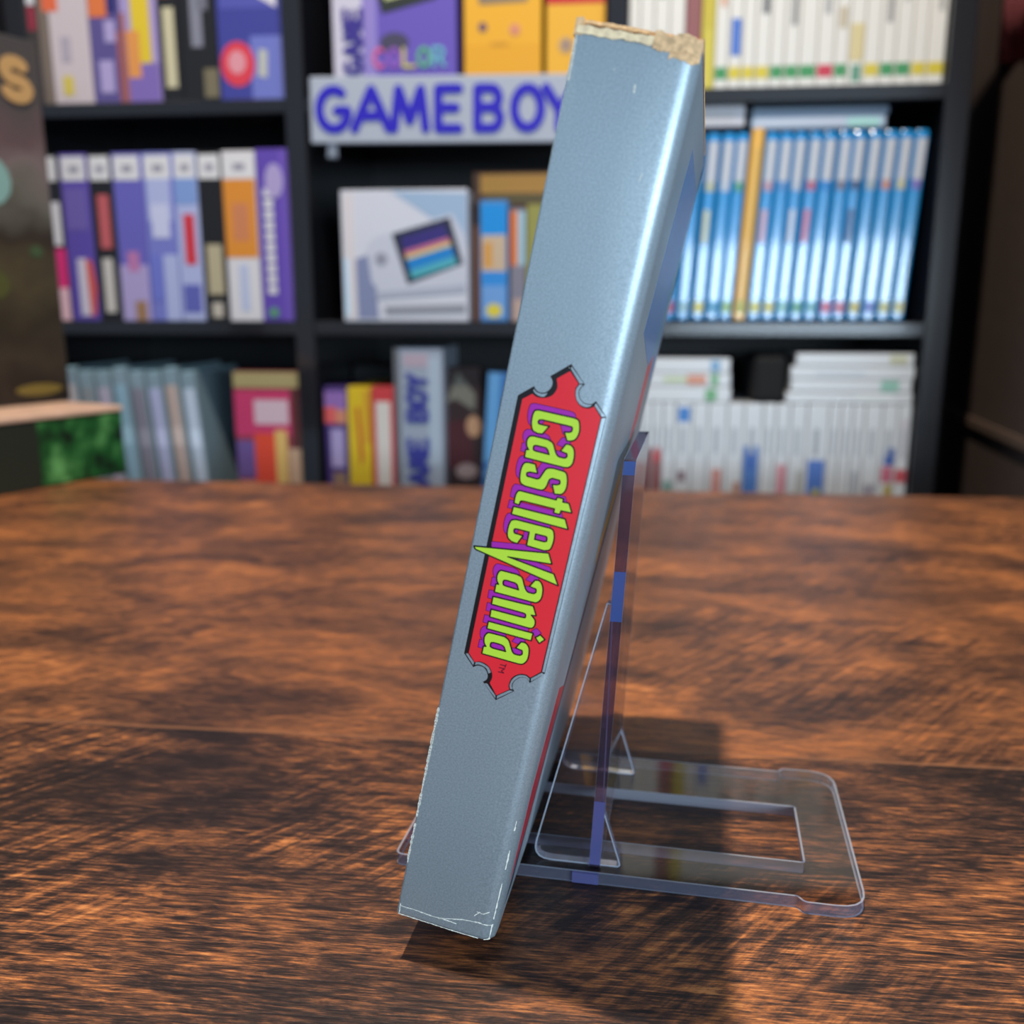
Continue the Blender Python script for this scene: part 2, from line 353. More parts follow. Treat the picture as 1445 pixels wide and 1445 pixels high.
# bottom shelf of the left bay: leaning boxes in clear sleeves
g = 'grey boxes in clear sleeves leaning on the bottom shelf of the left bay'
clear = mat('clear_sleeve', (126, 146, 156), 0.15, 0, 0.6)
greys = [(176, 176, 196), (200, 190, 190), (150, 156, 160), (190, 180, 200), (150, 186, 204), (140, 136, 150), (186, 188, 222), (200, 176, 166), (200, 212, 230)]
ordn = ['leftmost', 'second', 'third', 'fourth', 'fifth', 'sixth', 'seventh', 'eighth', 'rightmost']
for k in range(9):
    a = -0.6385 + k * 0.0203
    c = greys[k]
    o = item('sleeved_game_box', ('grey box in a clear sleeve, %s of the leaning row beside the green box' % ordn[k]) if k in (0, 8) else 'grey box in a clear sleeve, %s from the left in the leaning row' % ordn[k],
             'game box', g, a, a + 0.0165, B3 + 0.0016, 0.168 + 0.004 * (k % 3 == 1), 0.13, clear,
             [(0.08, 0.92, 0.12, 0.9, card(*c)), (0.08, 0.92, 0.5, 0.62, card(*[min(255, x + 26) for x in c])), (0.2, 0.8, 0.0, 0.1, card(60, 62, 74))], lean=-4.5, part='spine_card')
    bm = bmesh.new(); box(bm, (0.001, 0.004, 0), (0.0155, 0.126, 0.0022), 0, 0.0006)
    link('sleeve_flap', bm, mat('sleeve_rim', (150, 182, 192), 0.12, 0, 0.6), o, (0, 0, 0.168 + 0.004 * (k % 3 == 1)))
item('game_box', 'pink and red illustrated box face-on beside the leaning grey boxes', 'game box', None, -0.4275, -0.3505, B3, 0.172, 0.03, card(150, 60, 72),
     [(0, 1, 0.9, 1, card(176, 160, 110)), (0, 1, 0.58, 0.88, card(206, 60, 108)), (0.3, 0.82, 0.66, 0.82, card(220, 190, 200)), (0, 0.3, 0.3, 0.55, card(112, 86, 150)), (0.28, 0.62, 0.24, 0.6, card(232, 78, 52)), (0.6, 0.78, 0.24, 0.62, card(232, 190, 110)), (0.8, 1, 0.25, 0.5, card(206, 170, 140)), (0.86, 1, 0.5, 0.9, card(96, 44, 46)), (0.0, 0.28, 0.0, 0.28, card(190, 130, 120)), (0.3, 1, 0.0, 0.24, card(214, 120, 100))], part='front_print')

# ------------------------------------------------------------------ middle bay
def vtext(o, word, x, z0, z1, width, hw, m, y=-0.0012, name='lettering'):
    """lettering that reads upward along the left side of a box"""
    bm = bmesh.new(); n = len(word); step = (z1 - z0) / n
    for i, ch in enumerate(word):
        if ch == ' ': continue
        glyph(bm, ch, lambda u, v: (x - width * v + width / 2, z0 + step * (i + 0.12 + 0.72 * u)), (hw, lambda X, Y: (X, y, Y)))
    relief(bm, 0.0004)
    return link(name, bm, m, o)
g = 'handheld console boxes on the top shelf of the middle bay'
k_ = 0.000222 / 0.16
def q1(x, y): return ((x - 215) / 580, (470 - y) * k_)
o = item('console_box', 'purple console box with a white side strip and coloured letters', 'console box', g, -0.2973, -0.1685, B1, 0.16, 0.06, card(104, 84, 182),
     [(0, 0.24, 0, 1, card(206, 200, 216)), (0.24, 0.36, 0, 1, card(146, 130, 200))],
     polys=[([q1(*p) for p in ((400, -60), (745, -60), (705, 55), (450, 112))], card(40, 46, 40)), ([q1(*p) for p in ((440, -60), (655, -60), (640, 18), (468, 56))], card(206, 212, 150)),
            (ell(*q1(505, 235), 0.12, 0.06), card(70, 66, 90))], part='front_print')
vtext(o, 'GAME BOY', 0.0215, 0.022, 0.150, 0.017, 0.0028, card(58, 46, 138))
bm = bmesh.new(); cm = [card(214, 96, 150), card(150, 90, 190), card(200, 190, 90), card(96, 180, 130), card(110, 180, 200)]
for i, ch in enumerate('COLOR'):
    xa = 0.043 + i * 0.0155
    glyph(bm, ch, lambda u, v: (xa + 0.011 * u, 0.029 + 0.017 * v), (0.0018, lambda X, Y: (X, -0.0012, Y)), i)
relief(bm, 0.0003)
o2 = link('logo_letters', bm, cm, o); o2['label'] = 'row of letters in five pastel colours'
item('console_box', 'yellow console box with a grey screen, beside the purple one', 'console box', g, -0.1608, -0.0820, B1, 0.16, 0.05, card(240, 176, 38),
     [(0.02, 0.98, 0, 0.3, card(236, 168, 30))], polys=[([(0.2, 0.53), (0.82, 0.54), (0.86, 0.62), (0.86, 0.9), (0.16, 0.9), (0.16, 0.6)], card(146, 122, 96)), ([(0.2, 0.62), (0.82, 0.62), (0.82, 0.88), (0.2, 0.88)], card(64, 60, 66)), (ell(0.24, 0.4, 0.06, 0.03), card(120, 84, 96)), (ell(0.66, 0.38, 0.07, 0.035), card(220, 140, 110)), (ell(0.46, 0.3, 0.13, 0.012), card(214, 150, 40))], part='front_print')
heart = [(0.26, 0.66), (0.33, 0.72), (0.33, 0.76), (0.29, 0.775), (0.26, 0.75), (0.23, 0.775), (0.19, 0.76), (0.19, 0.72)]
item('console_box', 'console box red above and yellow below, next to the divider', 'console box', g, -0.0772, -0.0185, B1, 0.16, 0.05, card(240, 178, 44),
     [(0, 1, 0.52, 1, card(206, 28, 40))], polys=[(heart, card(220, 70, 70)), (ell(0.34, 0.28, 0.14, 0.05), card(196, 160, 110)), (ell(0.34, 0.28, 0.07, 0.03), card(150, 126, 120)), (ell(0.8, 0.3, 0.1, 0.04), card(214, 140, 70))], part='front_print')
g = 'boxes on the middle shelf of the middle bay'
def q2(x, y): return ((x - 285) / 585, 1 - (y - 875) / 606)
scr = [q2(*p) for p in ((545, 1085), (775, 1020), (835, 1215), (600, 1290))]
def qs(a, b): return [(scr[0][0] * (1 - u) * (1 - v) + scr[1][0] * u * (1 - v) + scr[2][0] * u * v + scr[3][0] * (1 - u) * v, scr[0][1] * (1 - u) * (1 - v) + scr[1][1] * u * (1 - v) + scr[2][1] * u * v + scr[3][1] * (1 - u) * v) for u, v in ((0.05, a), (0.95, a), (0.95, b), (0.05, b))]
o = item('console_box', 'white console box with a picture of a handheld and its blue screen', 'console box', g, -0.2960, -0.1590, B2, 0.1365, 0.06, card(214, 216, 226),
     [(0.02, 0.1, 0.02, 0.98, card(222, 214, 216))],
     polys=[([q2(*p) for p in ((520, 880), (868, 892), (868, 1130), (700, 1000))], card(160, 184, 212)), ([q2(*p) for p in ((345, 1190), (430, 1160), (450, 1470), (350, 1470))], card(132, 140, 176)),
            ([q2(*p) for p in ((400, 1130), (440, 1085), (800, 985), (862, 1090), (862, 1300), (700, 1350), (480, 1360), (420, 1300))], card(202, 204, 218)),
            ([q2(*p) for p in ((520, 1075), (790, 1000), (850, 1215), (590, 1310))], card(30, 36, 56)),
            (qs(0.05, 0.35), card(52, 40, 120)), (qs(0.35, 0.46), card(200, 110, 140)), (qs(0.46, 0.55), card(220, 200, 110)), (qs(0.55, 0.8), card(20, 130, 206)), (qs(0.8, 0.98), card(80, 176, 190)),
            (ell(*q2(468, 1190), 0.05, 0.05), card(150, 150, 166)), ([q2(*p) for p in ((440, 1345), (860, 1310), (860, 1345), (440, 1375))], card(176, 180, 196)), ([q2(*p) for p in ((480, 1410), (860, 1400), (860, 1440), (480, 1450))], card(150, 152, 162))], part='front_print')
bm = bmesh.new(); box(bm, (0.003, -0.0014, 0.006), (0.006, -0.0008, 0.066)); link('painted_glint', bm, mat('pale_glint_paint', (180, 220, 246), 0.2), o)  # pale bar standing in for the window's reflection on the wrap
item('cardboard_box', 'large brown cardboard box with an orange top edge behind the narrow spines', 'box', None, -0.1580, -0.0250, B2, 0.157, 0.16, card(118, 76, 48),
     [(0.06, 1, 0.86, 0.985, card(250, 176, 74)), (0.1, 1, 0.8, 0.85, card(140, 116, 60))], y=1.062, part='printed_edge')
item('game_box', 'bright blue box with a tan middle and yellow dot at its foot', 'game box', g, -0.1460, -0.1165, B2, 0.1245, 0.025, card(70, 140, 206),
     [(0.05, 0.95, 0.72, 0.97, card(0, 142, 222)), (0.05, 0.95, 0.42, 0.72, card(204, 178, 148)), (0.1, 0.45, 0.45, 0.66, card(216, 156, 70)), (0.05, 0.95, 0.3, 0.42, card(40, 140, 220)), (0.05, 0.95, 0.02, 0.3, card(110, 160, 220))], polys=[(ell(0.5, 0.09, 0.3, 0.06), card(224, 206, 60))], part='spine_print')
item('game_box', 'grey box with an orange and pale blue top, beside the bright blue one', 'game box', g, -0.1140, -0.0975, B2, 0.116, 0.025, card(130, 126, 140),
     [(0.0, 0.5, 0.5, 0.98, card(222, 120, 56)), (0.5, 1, 0.5, 0.98, card(160, 196, 210)), (0.2, 0.9, 0.0, 0.2, card(190, 160, 146))], part='spine_print')
item('game_box', 'olive yellow box half hidden behind the silver standing box', 'game box', g, -0.0965, -0.0700, B2, 0.120, 0.025, card(150, 146, 66),
     [(0, 1, 0.05, 0.3, card(110, 100, 80))], part='spine_print')
g = 'boxes on the bottom shelf of the middle bay'
zc = 0.0502 - B3
item('game_box', 'violet box with an orange patch, leftmost of three short spines', 'game box', g, -0.3230, -0.2975, B3, zc, 0.11, card(74, 52, 120), [(0, 1, 0.83, 0.97, card(150, 110, 180)), (0, 0.55, 0.74, 0.86, card(226, 96, 96)), (0.5, 1, 0.74, 0.84, card(214, 140, 110)), (0.25, 0.85, 0.42, 0.7, card(176, 160, 206)), (0.3, 0.9, 0.05, 0.38, card(150, 120, 96))], part='spine_print')
item('game_box', 'yellow box with a thin red stroke between violet and red boxes', 'game box', g, -0.2965, -0.2705, B3, zc, 0.11, card(226, 190, 30), [(0.7, 1, 0.6, 0.98, card(216, 160, 40))], polys=[([(0.35, 0.86), (0.5, 0.86), (0.66, 0.5), (0.52, 0.42)], card(196, 70, 40))], part='spine_print')
item('game_box', 'red box with a long white panel down its spine', 'game box', g, -0.2695, -0.2440, B3, zc, 0.11, card(206, 62, 66), [(0.2, 0.86, 0.0, 0.9, card(222, 214, 206))], part='spine_print')
o = item('console_box', 'tall silver grey console box with vertical blue lettering', 'console box', g, -0.2428, -0.1880, B3, 0.0933 - B3, 0.10, card(160, 170, 186), [(0, 0.12, 0, 1, card(110, 112, 118)), (0.2, 0.7, 0.9, 0.97, card(186, 166, 180)), (0.7, 0.95, 0.35, 0.95, card(176, 190, 206))], part='side_print')
vtext(o, 'GAME BOY', 0.026, 0.030, 0.172, 0.020, 0.0030, card(52, 56, 150))
item('game_box', 'dark maroon box with pale patches leaning beside the tall grey box', 'game box', g, -0.1850, -0.1420, B3 + 0.001, 0.176, 0.02, card(46, 26, 26), [(0, 0.7, 0.35, 0.66, card(70, 20, 26))],
     polys=[([(0.05, 0.78), (0.4, 0.97), (0.85, 0.82), (0.8, 0.72), (0.3, 0.8)], card(118, 116, 104)), (ell(0.75, 0.62, 0.2, 0.07), card(190, 146, 110)), (ell(0.5, 0.33, 0.3, 0.05), card(150, 130, 130)), (ell(0.5, 0.12, 0.3, 0.1), card(150, 130, 50))], lean=-2.5, y=1.052, part='front_print')
item('game_box', 'light blue box with a slanting pale stripe, leaning at the divider', 'game box', g, -0.1480, -0.0800, B3 + 0.0045, 0.165, 0.012, card(44, 108, 176), [(0.0, 0.2, 0.4, 1, card(96, 160, 214)), (0.25, 0.6, 0.45, 0.85, card(30, 60, 110))],
     polys=[([(0.0, 0.3), (0.1, 0.3), (0.75, 0.75), (0.6, 0.85)], card(110, 164, 220)), (ell(0.2, 0.13, 0.18, 0.06), card(190, 170, 70)), (ell(0.8, 0.8, 0.14, 0.09), card(206, 190, 80))], lean=3.5, part='front_print')
item('black_box', 'plain black box behind the violet and yellow spines', 'box', None, -0.3250, -0.2600, B3, 0.172, 0.06, mat('black_card', (16, 17, 22), 0.6), y=1.16)

# ------------------------------------------------------------------ right bay, top shelf: white cases
def nth(k): return ['first', 'second', 'third', 'fourth', 'fifth', 'sixth', 'seventh', 'eighth', 'ninth', 'tenth', 'eleventh', 'twelfth', 'thirteenth', 'fourteenth', 'fifteenth', 'sixteenth', 'seventeenth', 'eighteenth', 'nineteenth', 'twentieth', 'twenty-first', 'twenty-second'][k]
GREEN = card(60, 150, 84); YEL = card(220, 200, 50); REDT = card(206, 44, 70); GRAY = card(140, 138, 136)
white = mat('white_case', (214, 211, 203), 0.32, 0, 0.5)
E1 = [0.0050, 0.0161, 0.0303, 0.0452, 0.0605, 0.0768, 0.0902, 0.1036, 0.117, 0.1297, 0.1441, 0.1579, 0.1722, 0.1892, 0.2056, 0.2192, 0.2339, 0.2491, 0.2636, 0.2787, 0.2932, 0.3100]
tags = [GREEN, GREEN, GREEN, GREEN, None, None, GREEN, YEL, YEL, YEL, GREEN, GREEN, GREEN, REDT, GREEN, None, YEL, GREEN, GREEN, YEL, YEL]
tn = {id(GREEN): 'green', id(YEL): 'yellow', id(REDT): 'red'}
blots = {0: (0.3, 0.8, 0.5, 0.9, GRAY), 2: (0.3, 0.7, 0.45, 0.8, card(150, 140, 140)), 6: (0.3, 0.8, 0.4, 0.55, card(226, 170, 140)), 7: (0.1, 0.95, 0.16, 0.34, card(76, 120, 206)), 9: (0.35, 0.9, 0.36, 0.6, card(110, 110, 112)), 10: (0.2, 0.9, 0.52, 0.6, card(200, 110, 110)), 11: (0.35, 0.8, 0.3, 0.6, GRAY), 12: (0.3, 0.8, 0.56, 0.62, card(100, 130, 200)), 13: (0.3, 0.7, 0.35, 0.6, card(170, 168, 166)), 14: (0.2, 0.8, 0.28, 0.38, card(196, 180, 150)), 17: (0.3, 0.7, 0.3, 0.58, GRAY), 18: (0.3, 0.7, 0.4, 0.6, card(190, 186, 180)), 20: (0.45, 0.8, 0.35, 0.6, card(176, 172, 168))}
g = 'white game cases on the top shelf of the right bay'
for k in range(21):
    a, b = E1[k] + 0.0003, E1[k + 1] - 0.0003
    body = white; pt = []
    fr = 20 - k
    where = 'at the right end' if fr == 0 else '%s from the right end' % nth(fr)
    if k == 4: body = card(150, 92, 92); pt = [(0, 1, 0.1, 0.24, card(200, 30, 40))]; lb = 'maroon case among the white cases on the top right shelf'
    elif k == 5: body = card(216, 200, 76); lb = 'yellow case among the white cases on the top right shelf'; pt = [(0.2, 0.8, 0.3, 0.6, card(206, 186, 60))]
    elif k == 15: pt = [(0, 1, 0.12, 0.3, card(222, 206, 150)), (0.2, 0.9, 0.02, 0.1, card(90, 150, 120))]; lb = 'white case with a cream lower band, sixth from the right end of the top shelf'
    else:
        c = tn[id(tags[k])]
        lb = 'white game case with a %s tag, %s of the top shelf' % (c, where)
        pt = [(0, 1, 0.045, 0.105, tags[k])]
    if k in blots: pt = pt + [blots[k]]
    item('game_case', lb, 'game case', g, a, b, B1, 0.190, 0.135, body, pt, part='spine_print', bevel=0.0014)

# right bay, middle shelf: blue cases leaning right, two lying on top
blue = mat('blue_case', (6, 134, 200), 0.22, 0, 1.0)
CT = [0.0557, 0.071, 0.0866, 0.1015, 0.1150, 0.1296, 0.1443, 0.1584, 0.1722, 0.1868, 0.2010, 0.2160, 0.2296, 0.2446, 0.2594, 0.2740, 0.2886]
LEAN = 3.2
zmid = 0.1726 - B2
acc = [(150, 80, 110), (110, 170, 190), (196, 196, 150), (200, 206, 214), (90, 160, 110), None, (196, 150, 160), (90, 140, 200), (196, 200, 210), (190, 90, 110), (20, 130, 210), (120, 110, 120), (60, 70, 110), (170, 180, 180), (206, 140, 110), (206, 200, 150), (130, 110, 190)]
ft = [(190, 90, 110), (150, 190, 200), (216, 206, 80), (60, 150, 190), (150, 190, 110), None, (216, 210, 90), (214, 206, 96), (140, 200, 190), (80, 160, 120), (110, 180, 190), (206, 90, 120), (206, 110, 130), (206, 190, 80), (110, 130, 210), (206, 206, 130), (216, 214, 150)]
g = 'blue game cases on the middle shelf of the right bay'
for k in range(17):
    w = 0.0127 if k in (4, 5, 8, 12) else 0.0132
    x1 = CT[k] + w / 2 - zmid * math.tan(rad(LEAN))
    if k == 5:
        item('game_case', 'gold yellow case among the blue cases', 'game case', g, x1 - w, x1, B2 + 0.0010, 0.192, 0.135, mat('gold_case', (226, 170, 62), 0.3, 0, 0.8), [(0.2, 0.85, 0.1, 0.9, card(228, 180, 80)), (0.1, 0.9, 0.03, 0.1, card(170, 180, 80))], lean=LEAN, part='spine_print', bevel=0.003)
        continue
    fr = 16 - k
    if k < 5: lb = 'blue game case, %s to the left of the gold case' % nth(4 - k)
    elif fr == 0: lb = 'blue game case at the right end of its leaning row'
    else: lb = 'blue game case, %s to the right of the gold case' % nth(k - 6)
    pt = [(0.02, 0.98, 0.75, 0.965, card(200, 202, 208)), (0.1, 0.9, 0.70, 0.75, card(*acc[k])), (0.05, 0.95, 0.035, 0.10, card(*ft[k]))]
    if k in (2, 6, 8, 9, 12): pt.append((0.15, 0.7, 0.42, 0.6, card(*[min(255, c + 20) for c in acc[k]])))
    item('game_case', lb, 'game case', g, x1 - w, x1, B2 + 0.0008, 0.186, 0.135, blue, pt, lean=LEAN, part='spine_insert', bevel=0.003)
ztop = B2 + 0.1890
item('game_case', 'white case lying flat on top of the blue cases at the right', 'game case', 'cases lying on the blue row', 0.1297, 0.2600, ztop, 0.0135, 0.14, mat('pale_blue_case', (168, 186, 206), 0.25, 0, 0.6), [(0.02, 0.7, 0.15, 0.8, card(196, 206, 222)), (0.72, 0.96, 0.1, 0.7, card(170, 226, 214))], part='spine_print', bevel=0.002)  # the right-hand patch is a greenish highlight painted onto the case
item('game_case', 'pale case lying on top of that flat white case', 'game case', 'cases lying on the blue row', 0.1300, 0.2640, ztop + 0.0136, 0.0085, 0.14, mat('pale_blue_case', (120, 140, 160), 0.25, 0, 0.6), y=1.036, bevel=0.002)
item('game_case', 'short white case lying on the blue row left of the gap', 'game case', 'cases lying on the blue row', 0.0300, 0.1230, ztop + 0.0034, 0.0200, 0.14, mat('white_case', (196, 196, 202), 0.32, 0, 0.5), [(0.02, 0.9, 0.2, 0.8, card(206, 204, 208))], part='spine_print', bevel=0.002)

# right bay, bottom shelf: white upright cases, stacked cases, a black box
E3 = [0.0080, 0.0190, 0.0296, 0.0407, 0.0518, 0.0653, 0.083, 0.1001, 0.1198, 0.1376, 0.1575, 0.171, 0.186, 0.2033, 0.2261, 0.2379, 0.25, 0.2627, 0.2802, 0.2963, 0.3095]
zt = 0.0370; h3 = zt - B3
art = {2: [(0, 1, 0.0, 0.66, card(130, 70, 72))], 3: [(0, 1, 0.0, 0.64, card(150, 84, 84)), (0.1, 0.9, 0.55, 0.66, card(206, 70, 70))], 4: [(0.1, 0.9, 0.1, 0.4, card(130, 170, 160))], 5: [(0.1, 0.9, 0.86, 0.97, card(60, 130, 206)), (0.2, 0.7, 0.4, 0.48, card(130, 100, 110)), (0.1, 0.8, 0.0, 0.2, card(120, 170, 150))], 7: [(0.25, 0.85, 0.0, 0.5, card(214, 150, 140))], 8: [(0.5, 1, 0.1, 0.4, card(196, 150, 130))], 9: [(0.0, 0.9, 0.12, 0.68, card(80, 126, 196)), (0.2, 0.7, 0.5, 0.64, card(60, 100, 180))], 11: [(0.2, 0.95, 0.05, 0.54, card(220, 150, 160))], 12: [(0.5, 0.95, 0.2, 0.5, card(190, 190, 186))], 13: [(0.1, 0.95, 0.3, 0.58, card(84, 126, 206)), (0.4, 0.8, 0.12, 0.36, card(190, 190, 90)), (0.1, 0.4, 0.0, 0.3, card(120, 130, 200))], 16: [(0.2, 0.7, 0.2, 0.5, card(170, 176, 184))], 17: [(0.1, 0.9, 0.1, 0.4, card(170, 164, 176))], 18: [(0.25, 1, 0.55, 0.68, card(50, 90, 170)), (0.1, 0.95, 0.42, 0.54, card(206, 110, 130)), (0.4, 1, 0.0, 0.4, card(190, 170, 90))], 19: [(0, 1, 0.42, 0.52, card(206, 80, 90)), (0.2, 0.8, 0.6, 0.9, card(206, 200, 206))]}
names3 = {2: 'white case with a maroon lower half, at the clear stand', 3: 'white case with a maroon lower half and red cap', 5: 'white case with a blue square at the top', 7: 'white case with a pink foot', 9: 'white case with a tall blue panel', 11: 'white case with a rose panel', 13: 'white case with a blue square and yellow spot', 18: 'white case with blue, pink and yellow bands', 19: 'white case with one red band, rightmost'}
g = 'white cases standing on the bottom shelf of the right bay'
white3 = mat('white_case', (202, 204, 206), 0.3, 0, 0.5)
for k in range(20):
    lb = names3.get(k)
    lb = (lb + ' in the bottom row') if lb else 'plain white case, %s from the right in the bottom row' % nth(19 - k)
    pt = art.get(k, []) + [(0.3, 0.6, 0.62, 0.82, card(170, 172, 178))]
    item('game_case', lb, 'game case', g, E3[k] + 0.0003, E3[k + 1] - 0.0003, B3, h3, 0.12, white3, pt, part='spine_print', bevel=0.0014)
g = 'white cases lying in the left stack'
for j, (z0, z1, nm, pt) in enumerate(((0, 0.0165, 'bottom', [(0.74, 0.86, 0.05, 0.9, card(110, 176, 120))]), (0.0168, 0.031, 'middle', [(0.3, 0.55, 0.3, 0.7, card(190, 206, 150)), (0.55, 0.75, 0.1, 0.9, card(222, 150, 120)), (0.8, 0.88, 0, 1, card(120, 180, 130))]), (0.0313, 0.0465, 'top', [(0.8, 0.9, 0.05, 0.9, card(120, 170, 210))]))):
    item('game_case', '%s white case of the three stacked beside the clear stand' % nm, 'game case', g, 0.020, 0.1225 - 0.001 * j, zt + 0.0004 + z0, z1 - z0, 0.12, white3, pt, part='spine_print', bevel=0.0014)
g = 'white cases lying in the right stack'
for j, (z0, z1, nm, xa, pt) in enumerate(((0, 0.0118, 'bottom', 0.1795, [(0.55, 0.85, 0.1, 0.9, card(236, 240, 240))]), (0.0121, 0.0255, 'third from top', 0.1835, [(0.75, 0.9, 0, 1, card(150, 200, 180))]), (0.0258, 0.0390, 'second from top', 0.1830, [(0.2, 0.6, 0.2, 0.8, card(220, 226, 232))]), (0.0393, 0.0525, 'top', 0.1880, [(0.8, 0.95, 0.1, 0.9, card(206, 206, 170))]))):
    item('game_case', '%s white case of the four stacked beside the right panel' % nm, 'game case', g, xa, 0.3085 - 0.0015 * (j % 2), zt + 0.0004 + z0, z1 - z0, 0.12, white3, pt, part='spine_print', bevel=0.0014)
item('black_box', 'black box with a notched top between the two stacks of white cases', 'box', None, 0.1455, 0.1785, zt + 0.0004, 0.050, 0.10, mat('black_card', (8, 8, 10), 0.85), bevel=0.006)

# ------------------------------------------------------------------ left foreground: a flat green box with a dark box standing on it
lb_o = empty('green_game_box', (-0.4095, 0.7500, 0), (0, 0, math.atan2(0.924, 0.383)))
tag(lb_o, 'large flat box with a green picture side and pale top at the left table edge', 'box')
LH = 0.057
bm = bmesh.new(); box(bm, (-0.34, 0, 0), (0, 0.24, LH - 0.004), 0, 0.0008); link('base_tray', bm, mat('dark_green_card', (30, 34, 22), 0.5), lb_o)
def green_art():
    m = bpy.data.materials.new('green_foliage_print'); m.use_nodes = True; nt = m.node_tree; b = nt.nodes['Principled BSDF']; b.inputs['Roughness'].default_value = 0.4
    t = nt.nodes.new('ShaderNodeTexCoord'); n = nt.nodes.new('ShaderNodeTexNoise'); n.inputs['Scale'].default_value = 42; n.inputs['Detail'].default_value = 3
    r = nt.nodes.new('ShaderNodeValToRGB'); e = r.color_ramp.elements; e[0].position = 0.36; e[0].color = srgb(10, 26, 12); e[1].position = 0.70; e[1].color = srgb(96, 156, 86); x = e.new(0.5); x.color = srgb(26, 84, 34)
    nt.links.new(t.outputs['Object'], n.inputs['Vector']); nt.links.new(n.outputs['Fac'], r.inputs['Fac']); nt.links.new(r.outputs['Color'], b.inputs['Base Color']); return m
bm = bmesh.new(); box(bm, (-0.078, -0.0006, 0.002), (-0.001, 0.0006, LH - 0.006)); link('side_print', bm, green_art(), lb_o)
bm = bmesh.new(); box(bm, (-0.3405, -0.0012, LH - 0.004), (0.001, 0.2405, LH), 0, 0.0008); o = link('lid', bm, mat('worn_pale_card', (206, 168, 142), 0.6, 0, 0, 0.1), lb_o); o['label'] = 'pale pinkish worn lid edge'
def dark_art():
    m = bpy.data.materials.new('dark_forest_print'); m.use_nodes = True; nt = m.node_tree; N = nt.nodes; L = nt.links; b = N['Principled BSDF']; b.inputs['Roughness'].default_value = 0.35
    t = N.new('ShaderNodeTexCoord'); sep = N.new('ShaderNodeSeparateXYZ'); L.new(t.outputs['Object'], sep.inputs[0])
    n = N.new('ShaderNodeTexNoise'); n.inputs['Scale'].default_value = 22; n.inputs['Detail'].default_value = 4; L.new(t.outputs['Object'], n.inputs['Vector'])
    ad = N.new('ShaderNodeMath'); ad.operation = 'MULTIPLY_ADD'; L.new(n.outputs['Fac'], ad.inputs[0]); ad.inputs[1].default_value = 0.10; L.new(sep.outputs['Z'], ad.inputs[2])
    mr = N.new('ShaderNodeMapRange'); mr.inputs['From Min'].default_value = 0.05; mr.inputs['From Max'].default_value = 0.34; L.new(ad.outputs[0], mr.inputs['Value'])
    r = N.new('ShaderNodeValToRGB'); e = r.color_ramp.elements
    e[0].position = 0; e[0].color = srgb(34, 26, 20); e[1].position = 1; e[1].color = srgb(66, 62, 60)
    for p, c in ((0.12, (58, 48, 36)), (0.22, (48, 40, 28)), (0.36, (70, 60, 40)), (0.46, (46, 36, 28)), (0.58, (88, 84, 74)), (0.66, (106, 92, 88)), (0.74, (88, 68, 68)), (0.84, (70, 64, 62))):
        x = e.new(p); x.color = srgb(*c)
    L.new(mr.outputs[0], r.inputs['Fac']); L.new(r.outputs['Color'], b.inputs['Base Color']); return m
sc_o = empty('standing_game_box', (-0.4735, 0.7850, LH + 0.0002), (0, 0, math.atan2(0.924, 0.383)))
tag(sc_o, 'tall dark box with large gold letters standing on the flat green box', 'box')
bm = bmesh.new(); box(bm, (-0.30, 0, 0), (0, 0.045, 0.290), 0, 0.0015); link('carton', bm, mat('dark_grey_card', (58, 54, 52), 0.4), sc_o)
bm = bmesh.new(); box(bm, (-0.298, -0.0006, 0.002), (-0.002, 0.0004, 0.288)); link('front_print', bm, dark_art(), sc_o)
bm = bmesh.new()
for ch, xa in (('G', -0.0670), ('S', -0.0340)):
    glyph(bm, ch, lambda u, v: (xa + 0.0215 * u, 0.2440 + 0.0265 * v), (0.0048, lambda X, Y: (X, -0.0014, Y)))
relief(bm, 0.001)
o = link('gold_lettering', bm, mat('gold_print', (176, 136, 86), 0.35), sc_o); o['label'] = 'large gold letters'
bm = bmesh.new()
for (cx, cz, rx, rz, k) in ((-0.056, 0.178, 0.020, 0.020, 0), (-0.030, 0.012, 0.022, 0.005, 1), (-0.060, 0.098, 0.014, 0.012, 2), (-0.020, 0.125, 0.006, 0.005, 3)):
    fill(bm, [ell(cx, cz, rx, rz, 14)], lambda X, Y: (X, -0.001 - 0.00005 * k, Y), k)
link('picture_spots', bm, [card(130, 166, 156), card(126, 104, 44), card(80, 80, 36), card(66, 84, 52)], sc_o)
# ------------------------------------------------------------------ maroon cloth on the right wall
bm = bmesh.new()
NX, NZ = 14, 10
grid = [[bm.verts.new((0.4135 - 0.0035 * math.sin(i * 1.25) - 0.006 - (1.13 - 0.06 - 0.022 * i * 0.9) * 0.0 , 1.20 - 0.022 * i, 0.405 + 0.05 * j - (0.06 if j == 0 else 0) * (i / NX))) for j in range(NZ)] for i in range(NX)]
for i in range(NX - 1):
    for j in range(NZ - 1): bm.faces.new((grid[i][j], grid[i + 1][j], grid[i + 1][j + 1], grid[i][j + 1]))
for row in grid:
    for v in row: v.co.x -= (1.20 - v.co.y) * 0.0893 - 0.0105
bmesh.ops.solidify(bm, geom=list(bm.faces), thickness=0.002)
tag(link('hanging_cloth', bm, mat('maroon_cloth', (196, 104, 110), 0.85, 0, 0, 0.2), smooth=True), 'maroon cloth hanging on the dark brown wall at top right', 'cloth')
